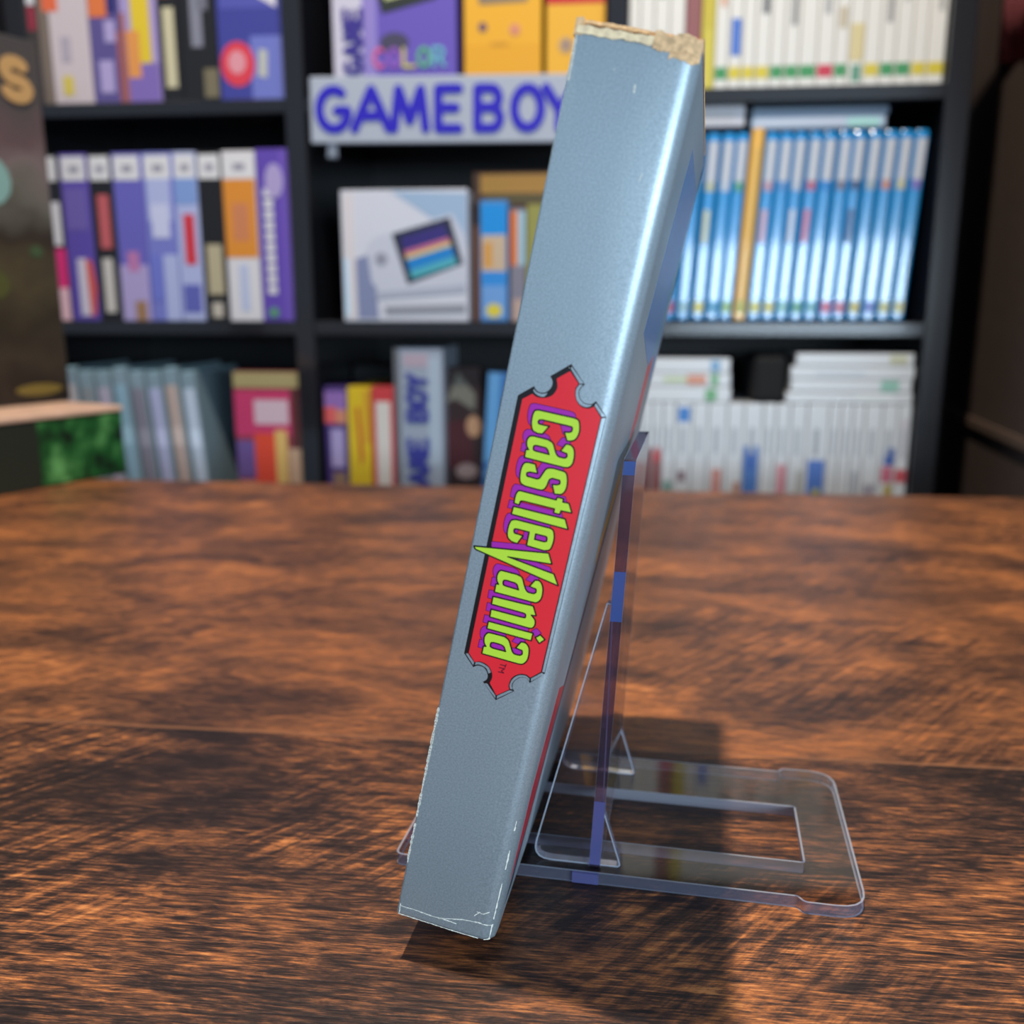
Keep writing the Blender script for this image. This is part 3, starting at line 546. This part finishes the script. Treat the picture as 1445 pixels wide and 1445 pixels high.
OUTER=[(1165,12279),(1487,11971),(1413,11872,1),(1419,11751,1),(1520,11643,1),(1652,11639,1),(1713,11674),(1750,11724),(1999,11479),(1964,6290),(1714,6024),(1652,6105,1),(1523,6104,1),(1404,5980,1),(1393,5839,1),(1456,5772),(1132,5475),(803,5785),(877,5859,1),(873,5961,1),(782,6089,1),(633,6100,1),(552,6030),(313,6269),(318,11505),(579,11735),(645,11656,1),(761,11641,1),(871,11715,1),(917,11856,1),(861,11953,1),(826,11972)]
RED=[(1171,12148),(1372,11959),(1327,11853,1),(1362,11696,1),(1477,11557,1),(1645,11548,1),(1740,11616),(1903,11447),(1882,6312),(1701,6136),(1619,6184,1),(1478,6165,1),(1342,6047,1),(1311,5867,1),(1350,5778),(1122,5582),(942,5800),(971,5921,1),(951,6018,1),(848,6160,1),(661,6199,1),(559,6144),(404,6304),(414,11454),(578,11593),(655,11548,1),(794,11552,1),(946,11628,1),(1017,11782,1),(984,11898,1),(959,11961)]
SILVER=[[(1183,12236),(1464,11982),(1391,11966),(1175,12193)],[(1456,11957),(1399,11869,1),(1406,11748,1),(1515,11635,1),(1642,11623,1),(1702,11651),(1662,11597),(1586,11566,1),(1461,11595,1),(1376,11699,1),(1343,11843,1),(1389,11946)],[(1760,11685),(1978,11484),(1913,11466),(1746,11633)],[(1920,11437),(1988,11458),(1953,6316),(1906,6322)],[(1901,6298),(1950,6278),(1733,6064),(1724,6126)],[(1693,6113),(1608,6157,1),(1483,6140,1),(1365,6029,1),(1333,5873,1),(1366,5793),(1414,5797),(1376,5869,1),(1395,5986,1),(1520,6117,1),(1659,6107,1),(1698,6053)],[(1141,5577),(1360,5766),(1430,5764),(1144,5514)],[(835,5760),(891,5776),(1107,5572),(1117,5511)],[(573,6088),(582,6147),(666,6178,1),(846,6133,1),(921,6027),(876,5987),(812,6098,1),(651,6128,1)],[(345,6270),(391,6287),(547,6137),(541,6070)],[(586,11684),(643,11635,1),(750,11625,1),(853,11669),(813,11595),(749,11569,1),(629,11604,1),(582,11653)]]
LETTERS=[[[(762,11326),(1421,11332),(1522,11318,1),(1564,11217,1),(1586,11092,1),(1552,10953,1),(1478,10903,1),(1393,10892),(1313,11038),(1397,11050),(1449,11079,1),(1440,11162,1),(1374,11166),(862,11167),(794,11147,1),(795,11082,1),(856,11073),(1011,11077),(918,10908),(821,10900),(723,10927,1),(674,11047,1),(663,11175,1),(681,11304,1)]],[[(776,10832),(1035,10828),(1155,10793,1),(1219,10650,1),(1285,10560,1),(1417,10561),(1463,10590,1),(1448,10659,1),(1394,10663),(1322,10680),(1391,10826),(1481,10832,1),(1560,10772,1),(1594,10621,1),(1592,10482,1),(1531,10405,1),(1441,10392),(682,10400),(679,10552),(731,10561),(674,10625,1),(656,10740,1),(699,10819,1)],[(850,10674),(1035,10674),(1082,10643,1),(1126,10561),(874,10564),(812,10572,1),(801,10655,1)]],[[(772,10322),(910,10322),(984,10163),(842,10155),(780,10129,1),(795,10059,1),(855,10060),(991,10053),(1046,10074,1),(1087,10191,1),(1131,10296,1),(1231,10327,1),(1404,10320),(1512,10309,1),(1569,10163,1),(1580,9978,1),(1516,9874,1),(1380,9858),(1304,10023),(1388,10035),(1445,10065,1),(1429,10135,1),(1379,10136),(1285,10140),(1225,10111,1),(1203,9937,1),(1144,9869,1),(1051,9866),(802,9871),(708,9902,1),(669,10008,1),(663,10208,1),(703,10305,1)]],[[(766,9758),(1438,9750),(1452,9808),(1566,9803),(1566,9742),(1685,9745),(1776,9578),(1570,9573),(1560,9498),(1446,9500),(1445,9579),(844,9580),(779,9570,1),(769,9486),(669,9499),(664,9664,1),(699,9755,1)]],[[(673,9431),(1681,9434),(1776,9250),(664,9277)]],[[(777,9192),(1440,9190),(1512,9168,1),(1560,9042,1),(1560,8890,1),(1532,8771,1),(1418,8734),(1075,8749),(1072,9019),(840,9021),(768,9010,1),(786,8924,1),(848,8923),(965,8915),(893,8743),(775,8747,1),(673,8811,1),(650,8986,1),(675,9159,1)],[(1195,9016),(1357,9017),(1425,9014,1),(1439,8921,1),(1382,8902),(1199,8904)]],[[(81,8472),(1520,8707),(1624,8511),(765,8437),(1704,8329),(1831,8123),(119,8421)]],[[(752,8136),(1014,8136),(1130,8110,1),(1198,7951,1),(1270,7842,1),(1407,7844),(1454,7878,1),(1438,7952,1),(1383,7955),(1304,7972),(1382,8117),(1468,8131,1),(1548,8046,1),(1580,7898,1),(1571,7753,1),(1498,7675,1),(1416,7674),(656,7676),(654,7843),(708,7849),(652,7917,1),(634,8040,1),(677,8134,1)],[(842,7971),(1009,7964),(1062,7942,1),(1111,7841),(853,7850),(785,7860,1),(776,7957,1)]],[[(648,7578),(1453,7598),(1546,7422),(1452,7410),(1552,7330,1),(1569,7219,1),(1529,7149,1),(1447,7141),(669,7155),(664,7314),(1271,7316),(1360,7320,1),(1349,7404,1),(1278,7413),(650,7419)]],[[(662,7057),(1564,7055),(1560,6898),(659,6904)]],[[(1632,6981),(1711,7061),(1815,6989),(1727,6885)]],[[(771,6833),(1027,6835),(1133,6794,1),(1200,6656,1),(1271,6533,1),(1405,6537),(1455,6571,1),(1438,6653,1),(1380,6657),(1302,6672),(1376,6817),(1464,6826,1),(1553,6757,1),(1581,6591,1),(1571,6462,1),(1501,6370,1),(1413,6360),(666,6367),(667,6526),(719,6533),(659,6604,1),(640,6733,1),(690,6826,1)],[(852,6659),(1004,6655),(1069,6634,1),(1122,6538),(863,6535),(796,6548,1),(788,6640,1)]]]
SHADOW=[[[(668,11428),(1327,11433),(1428,11419,1),(1470,11319,1),(1492,11194,1),(1458,11055,1),(1384,11005,1),(1299,10994),(1219,11140),(1303,11152),(1355,11181,1),(1346,11263,1),(1280,11267),(768,11269),(700,11249,1),(701,11184,1),(762,11175),(917,11179),(824,11010),(726,11003),(628,11030,1),(580,11149,1),(568,11277,1),(587,11405,1)]],[[(682,10934),(940,10930),(1060,10895,1),(1124,10753,1),(1190,10663,1),(1322,10664),(1368,10692,1),(1353,10761,1),(1299,10766),(1227,10782),(1296,10928),(1387,10934,1),(1466,10874,1),(1499,10724,1),(1497,10585,1),(1436,10507,1),(1346,10495),(587,10504),(584,10655),(636,10665),(580,10728,1),(562,10843,1),(605,10922,1)],[(755,10777),(941,10777),(987,10746,1),(1031,10664),(779,10667),(717,10675,1),(706,10758,1)]],[[(677,10426),(815,10426),(889,10267),(746,10259),(685,10233,1),(700,10163,1),(760,10165),(895,10157),(951,10178,1),(992,10295,1),(1036,10399,1),(1135,10430,1),(1309,10423),(1417,10413,1),(1473,10266,1),(1484,10082,1),(1421,9978,1),(1285,9962),(1208,10127),(1292,10139),(1349,10169,1),(1334,10239,1),(1283,10240),(1190,10243),(1129,10215,1),(1107,10042,1),(1048,9973,1),(955,9970),(706,9976),(612,10007,1),(573,10112,1),(567,10312,1),(607,10409,1)]],[[(670,9863),(1342,9854),(1356,9912),(1470,9907),(1470,9846),(1589,9849),(1680,9682),(1474,9678),(1464,9603),(1350,9605),(1349,9684),(748,9685),(682,9675,1),(673,9591),(573,9604),(568,9769,1),(603,9860,1)]],[[(576,9537),(1585,9539),(1679,9355),(567,9384)]],[[(680,9298),(1344,9296),(1416,9273,1),(1463,9148,1),(1463,8996,1),(1435,8878,1),(1321,8841),(978,8856),(975,9125),(743,9128),(671,9116,1),(689,9031,1),(750,9030),(868,9022),(795,8850),(678,8854,1),(576,8918,1),(553,9093,1),(578,9265,1)],[(1098,9123),(1260,9123),(1328,9120,1),(1342,9027,1),(1285,9008),(1102,9010)]],[[(398,8648),(1422,8813),(1526,8618),(667,8545),(1606,8436),(1733,8231),(437,8457)]],[[(654,8245),(916,8244),(1032,8218,1),(1100,8059,1),(1171,7950,1),(1308,7952),(1356,7986,1),(1340,8060,1),(1284,8064),(1205,8081),(1284,8225),(1370,8239,1),(1450,8154,1),(1482,8007,1),(1472,7861,1),(1399,7784,1),(1317,7783),(557,7786),(555,7952),(609,7958),(554,8026,1),(535,8149,1),(578,8243,1)],[(744,8080),(911,8072),(964,8051,1),(1013,7950),(755,7959),(686,7969,1),(677,8066,1)]],[[(549,7688),(1354,7707),(1447,7532),(1353,7520),(1453,7440,1),(1470,7329,1),(1429,7259,1),(1348,7251),(570,7266),(565,7425),(1172,7426),(1261,7430,1),(1250,7513,1),(1179,7522),(551,7529)]],[[(562,7168),(1464,7165),(1461,7008),(559,7015)]],[[(1532,7091),(1611,7171),(1716,7099),(1627,6996)]],[[(671,6945),(927,6946),(1033,6906,1),(1100,6767,1),(1170,6645,1),(1305,6649),(1355,6682,1),(1338,6764,1),(1280,6768),(1202,6783),(1276,6927),(1364,6937,1),(1453,6868,1),(1481,6703,1),(1471,6573,1),(1400,6481,1),(1312,6472),(566,6479),(567,6638),(619,6645),(559,6715,1),(540,6845,1),(590,6937,1)],[(752,6770),(904,6766),(969,6745,1),(1022,6650),(762,6647),(696,6660,1),(688,6752,1)]]]
TM=[[(1184,6278),(1171,6206)],[(1177,6242),(1070,6241)],[(1172,6177),(1060,6173)],[(1172,6177),(1117,6118)],[(1117,6118),(1172,6086)],[(1172,6086),(1062,6082)]]
WEAR=[[(73,249),(402,257),(771,239),(1036,252),(1328,243)],[(941,240),(1444,386),(1773,423),(2063,406),(2172,337)],[(1699,668),(1846,653),(1960,734)],[(1673,564),(1769,679)],[(2096,2944),(2110,2718),(2206,2751)],[(2130,2235),(2110,1890),(2097,1780)],[(30,4952),(16,4101),(10,3234),(34,2456)],[(26,2254),(9,1848),(37,1326)],[(62,302),(81,20)],[(46,17734),(52,17479),(64,16964)],[(68,17749),(443,17785),(876,17772),(1280,17767),(1625,17788),(1845,17800)],[(60,-17),(699,-20),(1430,-30),(1845,-56)],[(2310,1433),(2272,887),(2235,550)],[(2239,416),(2258,150),(2134,-60),(1978,-117)],[(1213,16943),(1203,17059)],[(1630,15576),(1651,15702)],[(797,17249),(806,17232)]]
# ------------------------------------------------------------------ the clear stand
def acrylic(name, tint, spec_rough, extra, mixin=0.0, base=(0.5, 0.5, 0.8)):
    m = bpy.data.materials.new(name); m.use_nodes = True; nt = m.node_tree; N = nt.nodes; L = nt.links
    N.remove(N['Principled BSDF']); out = N['Material Output']
    tr = N.new('ShaderNodeBsdfTransparent'); tr.inputs[0].default_value = (*tint, 1)
    gl = N.new('ShaderNodeBsdfGlossy'); gl.inputs['Roughness'].default_value = spec_rough
    fr = N.new('ShaderNodeFresnel'); fr.inputs['IOR'].default_value = 1.49
    mul = N.new('ShaderNodeMath'); mul.operation = 'MULTIPLY_ADD'; mul.inputs[1].default_value = 1.0; mul.inputs[2].default_value = extra; mul.use_clamp = True
    L.new(fr.outputs[0], mul.inputs[0])
    mx = N.new('ShaderNodeMixShader'); L.new(mul.outputs[0], mx.inputs[0]); L.new(tr.outputs[0], mx.inputs[1]); L.new(gl.outputs[0], mx.inputs[2])
    res = mx.outputs[0]
    if mixin:
        tl = N.new('ShaderNodeBsdfTranslucent'); tl.inputs[0].default_value = (*base, 1)
        df = N.new('ShaderNodeBsdfDiffuse'); df.inputs[0].default_value = (*base, 1)
        a = N.new('ShaderNodeMixShader'); L.new(tl.outputs[0], a.inputs[1]); L.new(df.outputs[0], a.inputs[2])
        b = N.new('ShaderNodeMixShader'); b.inputs[0].default_value = mixin; L.new(res, b.inputs[1]); L.new(a.outputs[0], b.inputs[2]); res = b.outputs[0]
    L.new(res, out.inputs['Surface']); return m
AF = acrylic('clear_acrylic', (0.95, 0.955, 0.985), 0.06, 0.025)
AE = acrylic('acrylic_cut_edge', (0.60, 0.58, 0.74), 0.10, 0.10, 0.17, (0.66, 0.70, 0.98))
AP = acrylic('acrylic_plum_edge', (0.46, 0.36, 0.48), 0.10, 0.04, 0.05, (0.5, 0.45, 0.8))
AR = acrylic('painted_edge_glint', (0.85, 0.88, 0.98), 0.15, 0.12, 0.55, (0.80, 0.88, 1.0))
AV = acrylic('acrylic_violet_edge', (0.52, 0.50, 0.78), 0.10, 0.08, 0.30, (0.40, 0.43, 0.88))
AB = acrylic('acrylic_blue_edge', (0.22, 0.32, 0.70), 0.10, 0.08, 0.36, (0.20, 0.36, 0.85))
AH = acrylic('acrylic_bright_edge', (0.75, 0.76, 0.88), 0.12, 0.12, 0.42, (0.78, 0.80, 0.95))
ORG = (-0.0445222, 0.1770361, 0.0); YAW = rad(-5.0968)
stand = empty('display_stand', ORG, (0, 0, YAW))
tag(stand, 'clear acrylic display stand holding up the silver box on the table', 'stand')
mm = 0.001
# base: flat plate with waisted long sides and a rectangular cut-out
out_ = [(-11, 33.5), (6, 33.5), (7.5, 35), (87, 35), (88.5, 33.0), (102.5, 33.0), (102.5, 99), (88.5, 99), (87, 97), (7.5, 97), (6, 99), (-11, 99)]
outl = [Vector(q) * mm for q in rounded(out_, [2, 0.8, 0.5, 0.5, 0.8, 7, 7, 0.8, 0.5, 0.5, 0.8, 2])]
hole = [Vector(q) * mm for q in rounded([(13, 49.5), (90, 49.5), (90, 77), (13, 77)], 0.8)]
bm = bmesh.new(); prism(bm, [outl, hole], lambda x, y, t: (x, y, t), 0.0, 3.0 * mm, 0, (1, 2))
link('base_plate', bm, [AF, AE, AH], stand)
def glint_line(loops, fn, hw, closed=True):  # pale lines laid on the sheet edges to imitate window glints
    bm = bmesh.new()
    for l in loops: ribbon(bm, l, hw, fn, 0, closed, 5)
    o = link('painted_edge_glint', bm, AR, stand); o['label'] = 'bright glint painted as an edge line'; return o
glint_line([outl, hole], lambda x, y: (x, y, 3.03 * mm), 0.00024)
glint_line([outl], lambda x, y: (x, y, 0.05 * mm), 0.00024)
# violet-tinted pads along the near edge, where the plate's slots and end show
bm = bmesh.new(); box(bm, (33.8 * mm, 34.2 * mm, 0.2 * mm), (40.2 * mm, 35.2 * mm, 2.9 * mm)); link('slot_tab', bm, AV, stand)
bm = bmesh.new(); box(bm, (33.8 * mm, 96.8 * mm, 0.2 * mm), (40.2 * mm, 97.8 * mm, 2.9 * mm)); link('slot_tab', bm, AV, stand)
# upright support sheet, leaning slightly back
sw = math.atan2(6.0, 101)
pl = rounded([(37, 3.0), (90, 3.0), (90, 104.8), (37, 104.8)], [1, 1, 2.5, 2.5])
bm = bmesh.new()
def supfn(s, z, t): return ((37.6 + (z - 3.0) * 0.0594 + t) * mm, s * mm, z * mm)
prism(bm, [pl], lambda x, y, t: supfn(x, y, t), 0.0, 2.7, 0, 1)
bmesh.ops.recalc_face_normals(bm, faces=list(bm.faces))
link('support_sheet', bm, [AF, AP], stand)
glint_line([pl], lambda x, y: supfn(x, y, -0.03), 0.22)
glint_line([pl], lambda x, y: supfn(x, y, 2.73), 0.22)
for (s0, za, zb) in ((36.95, 4, 21), (36.95, 67, 79), (36.95, 101.5, 104.6)):
    bm = bmesh.new()
    box(bm, (0, (s0 - 0.15) * mm, za * mm), (2.7 * mm, s0 * mm, zb * mm))
    for v in bm.verts: v.co.x += (37.6 + (v.co.z / mm - 3.0) * 0.0594) * mm
    link('edge_tint', bm, AV if za < 10 else AB, stand)
# two side gussets
for s in (38.2, 86.3):
    g_ = rounded([(23.0, 3.2), (45.3, 3.2), (40.6, 18.5), (41.9, 70.5), (40.6, 71.0)], [5, 1.2, 1.0, 0.3, 0.3])
    bm = bmesh.new(); prism(bm, [g_], lambda x, z, t: (x * mm, t * mm, z * mm), s, s + 2.6, 0, 1)
    bmesh.ops.recalc_face_normals(bm, faces=list(bm.faces))
    link('side_gusset', bm, [AF, AE], stand)
    glint_line([g_], lambda x, z: (x * mm, (s - 0.03) * mm, z * mm), 0.17)
bm = bmesh.new(); box(bm, (13 * mm, 38 * mm, 3.0 * mm), (19 * mm, 90 * mm, 5.9 * mm), 0, 0.0003); link('rest_bar', bm, AE, stand)

# ------------------------------------------------------------------ the silver game box
LAM = rad(11.8605)
BOX_LOC = (-0.0445222, 0.1770361, 0.010368)
gb = empty('game_box', BOX_LOC, (0, LAM, YAW))
tag(gb, 'worn silver game box with a red emblem on its spine, leaning on the clear stand', 'game box')
D, W, H = 0.022, 0.127, 0.178
def silver_material():
    m = bpy.data.materials.new('silver_ink_card'); m.use_nodes = True; nt = m.node_tree; N = nt.nodes; L = nt.links; b = N['Principled BSDF']
    t = N.new('ShaderNodeTexCoord')
    n = N.new('ShaderNodeTexNoise'); n.inputs['Scale'].default_value = 2600; n.inputs['Detail'].default_value = 2; L.new(t.outputs['Object'], n.inputs['Vector'])
    r = N.new('ShaderNodeValToRGB'); e = r.color_ramp.elements; e[0].position = 0.3; e[0].color = (*SILVER0, 1); e[1].position = 0.75; e[1].color = (*SILVER1, 1)
    L.new(n.outputs['Fac'], r.inputs['Fac']); L.new(r.outputs['Color'], b.inputs['Base Color'])
    b.inputs['Metallic'].default_value = 0.6; b.inputs['Roughness'].default_value = 0.42
    n2 = N.new('ShaderNodeTexNoise'); n2.inputs['Scale'].default_value = 160; n2.inputs['Detail'].default_value = 3; L.new(t.outputs['Object'], n2.inputs['Vector'])
    bp = N.new('ShaderNodeBump'); bp.inputs['Strength'].default_value = 0.06; bp.inputs['Distance'].default_value = 0.0004; L.new(n2.outputs['Fac'], bp.inputs['Height']); L.new(bp.outputs['Normal'], b.inputs['Normal'])
    return m
SILVER0, SILVER1 = (0.32, 0.40, 0.445), (0.45, 0.54, 0.585)
silver = silver_material()
cream = mat('torn_cardboard', (244, 218, 176), 0.8, 0, 0, 0.15)
paper = mat('worn_white_paper', (226, 226, 214), 0.7)
def yprof(x):
    """the printed edge is flat on the left and rolls over towards the cover on the right"""
    u = x / mm - 11.0
    if u <= 0: return 0.0
    y = 0.0030 * u * u
    if u > 8: y += 0.20 * (u - 8) ** 2.3
    return y * mm
# body: rounded outline in plan (x along the spine's width, y back along the covers), swept up
def outline(ins=0.0):
    pts = rounded([(ins, ins), (0.010, ins)], [0.0005, 0], 4)[:5]
    pts += [Vector((x * mm, yprof(x * mm) + ins)) for x in (11, 12, 13, 14, 15, 16, 17, 18, 18.8, 19.6, 20.3, 20.9, 21.4, 21.75)]
    pts += [Vector((D - ins, 0.0042)), Vector((D - ins, W - 0.001)), Vector((D - 0.001, W - ins)), Vector((0.001, W - ins)), Vector((ins, W - 0.001))]
    return pts
bm = bmesh.new()
rings = []
for z, ins in ((0.0, 0.0007), (0.0004, 0.0002), (0.0012, 0.0), (0.03, 0), (0.06, 0), (0.09, 0), (0.12, 0), (0.15, 0), (H - 0.0012, 0), (H - 0.0004, 0.0002), (H, 0.0006)):
    rings.append([bm.verts.new((q.x, q.y, z)) for q in outline(ins)])
n = len(rings[0])
for a, b in zip(rings, rings[1:]):
    for i in range(n): bm.faces.new((a[i], a[(i + 1) % n], b[(i + 1) % n], b[i]))
bm.faces.new(rings[0][::-1]).material_index = 1; bm.faces.new(rings[-1]).material_index = 1
for v in bm.verts:  # the cover bows out a little between top and bottom
    if v.co.x > D * 0.9 and v.co.y > 0.004:
        pass
body = link('carton', bm, [silver, cream], gb, smooth=True)
me = body.data
for p in me.polygons: p.use_smooth = abs(p.normal.z) < 0.5
# top: torn cardboard flaps
random.seed(4)
def torn(bm, x0, x1, z0, z1, y0, y1, jag, mi, n=48):
    def walk():
        v = [random.uniform(-1, 1) for _ in range(n + 5)]
        return [jag * (0.55 * (v[k] + 2 * v[k + 1] + v[k + 2]) / 2.5 + 0.35 * v[k + 3]) for k in range(n + 1)]
    wt, wb_ = walk(), walk()
    cols = []
    for k in range(n + 1):
        x = x0 + (x1 - x0) * k / n
        d = yprof(max(0, min(x, D))) if y0 < 0.001 else 0
        cols.append([bm.verts.new(c) for c in ((x, y0 + d, z0 + wb_[k]), (x, y0 + d, z1 + wt[k]), (x, y1 + d, z1 + wt[k]), (x, y1 + d, z0 + wb_[k]))])
    for a, b in zip(cols, cols[1:]):
        for i in range(4): bm.faces.new((a[i], a[(i + 1) % 4], b[(i + 1) % 4], b[i])).material_index = mi
    bm.faces.new(cols[0][::-1]).material_index = mi; bm.faces.new(cols[-1]).material_index = mi
bm = bmesh.new()
torn(bm, 0.0003, 0.0172, H - 0.0009, H + 0.0004, -0.00015, 0.004, 0.00026, 0)
torn(bm, -0.0001, 0.0012, H - 0.0012, H + 0.0016, -0.0001, 0.003, 0.0003, 2, 8)
torn(bm, 0.0005, 0.0215, H - 0.0002, H + 0.0012, 0.0018, 0.1265, 0.00012, 1)  # card between the layers, coloured dark to stand in for the slot's shade
torn(bm, 0.0012, 0.0216, H + 0.0011, H + 0.0017, 0.0016, 0.1265, 0.00016, 2)
torn(bm, 0.0135, 0.0216, H - 0.0014, H + 0.0014, -0.0002, 0.006, 0.0005, 2, 30)
torn(bm, 0.0165, 0.0216, H - 0.0024, H + 0.0010, -0.0001, 0.006, 0.0006, 2, 20)
bmesh.ops.recalc_face_normals(bm, faces=list(bm.faces))
o = link('torn_top_flap', bm, [cream, mat('slot_shade_card', (112, 92, 68), 0.9), mat('torn_fibre', (222, 184, 138), 0.9, 0, 0, 0.25)], gb); o['label'] = 'torn cream cardboard top flap'
# emblem printed on the spine
PR = lambda name, rgb: mat(name, rgb, 0.38, 0, 0.15)
em = [PR('ink_black', (14, 12, 16)), PR('ink_red', (236, 40, 52)), silver, PR('ink_purple', (170, 34, 168)), PR('ink_lime', (190, 228, 62)), PR('ink_maroon', (70, 8, 40))]
bm = bmesh.new()
lay = lambda k: (lambda x, y: (x, -0.000020 * k, y))
def roll(bm):
    """cut a flat print into narrow strips and lay it on the rolled edge of the spine"""
    for k in range(21, 44):
        bmesh.ops.bisect_plane(bm, geom=list(bm.verts) + list(bm.edges) + list(bm.faces), dist=1e-8, plane_co=(k * 0.0005, 0, 0), plane_no=(1, 0, 0))
    for v in bm.verts: v.co.y += yprof(v.co.x) - (0.000006 if v.co.x > 0.0105 else 0)
    for f in bm.faces:
        f.normal_update()
        if f.normal.y > 0: f.normal_flip()
L1_ = 0.000115
fill(bm, [smooth_loop(OUTER)], lay(1), 0)
fill(bm, [smooth_loop(RED)], lay(2), 1)
for s in SILVER: fill(bm, [smooth_loop(s)], lay(2), 2)
for loops in SHADOW:
    ls = [smooth_loop(l) for l in loops]
    for l in ls: ribbon(bm, l, L1_, lay(3), 5)
for loops in SHADOW: fill(bm, [smooth_loop(l) for l in loops], lay(4), 3)
for loops in LETTERS:
    ls = [smooth_loop(l) for l in loops]
    for l in ls: ribbon(bm, l, 0.00018, lay(5), 0)
for loops in LETTERS:
    fill(bm, [smooth_loop(l) for l in loops], lay(6), 4)
    for l in loops: ribbon(bm, smooth_loop(l), 0.00011, lay(7), 0)
for st in TM: ribbon(bm, [Vector((p[0] * 1e-5, p[1] * 1e-5)) for p in st], 0.00009, lay(4), 5, False, 6)
roll(bm)
o = link('spine_emblem', bm, em, gb); o['label'] = 'red plaque emblem with lime green lettering'
# wear: cracked and rubbed paper along the spine
bm = bmesh.new()
random.seed(8)
for st in WEAR:
    pts = [Vector((p[0] * 1e-5, p[1] * 1e-5)) for p in st]
    for a, b in zip(pts, pts[1:]):
        nseg = max(2, int((b - a).length / 0.0006))
        for k in range(nseg):
            p = a.lerp(b, k / nseg); q = a.lerp(b, (k + 1) / nseg)
            p.x = min(max(p.x, 0.0003), D - 0.0012); q.x = min(max(q.x, 0.0003), D - 0.0012); p.y = min(max(p.y, 0.0005), H - 0.0005); q.y = min(max(q.y, 0.0005), H - 0.0005)
            j = Vector((random.uniform(-1, 1), random.uniform(-1, 1))) * 0.00006
            ribbon(bm, [p + j, q], random.uniform(0.00008, 0.00030) if st[0][0] < 60 else random.uniform(0.00004, 0.00018) if st[0][0] > 1800 else random.uniform(0.00005, 0.00016), lay(1), 0, False, 5)
for k in range(90):
    c = Vector((random.uniform(0.001, D - 0.003), random.uniform(0.002, H - 0.003)))
    ribbon(bm, [c], random.uniform(0.00003, 0.00008), lay(1), 0, False, 5)
roll(bm)
link('rubbed_paper', bm, paper, gb)
# picture on the cover that faces the stand
bm = bmesh.new()
cov = [card(150, 160, 176), card(196, 40, 56), card(120, 180, 90), card(214, 150, 60), card(96, 90, 170), card(60, 66, 84), card(90, 130, 180)]
def cp(pts, k, mi_): prism(bm, [[Vector((a * mm, b * mm)) for a, b in pts]], lambda y, z, t: (D + t, y, z), 0, 0.00004 * k, mi_, mi_)
cp([(20, 130), (118, 112), (118, 168), (40, 168)], 1, 6)
cp([(6, 12), (22, 18), (36, 46), (20, 52), (8, 34)], 1, 1)
cp([(6, 6), (14, 6), (118, 150), (118, 156), (112, 156)], 1, 5)
cp([(60, 80), (118, 148), (118, 150), (58, 80)], 2, 2)
cp([(70, 100), (90, 104), (96, 122), (74, 120)], 2, 1)
cp([(46, 74), (70, 90), (66, 98), (44, 80)], 2, 3)
bmesh.ops.recalc_face_normals(bm, faces=list(bm.faces))
o = link('cover_print', bm, cov, gb); o['label'] = 'colourful cover picture seen edge-on'
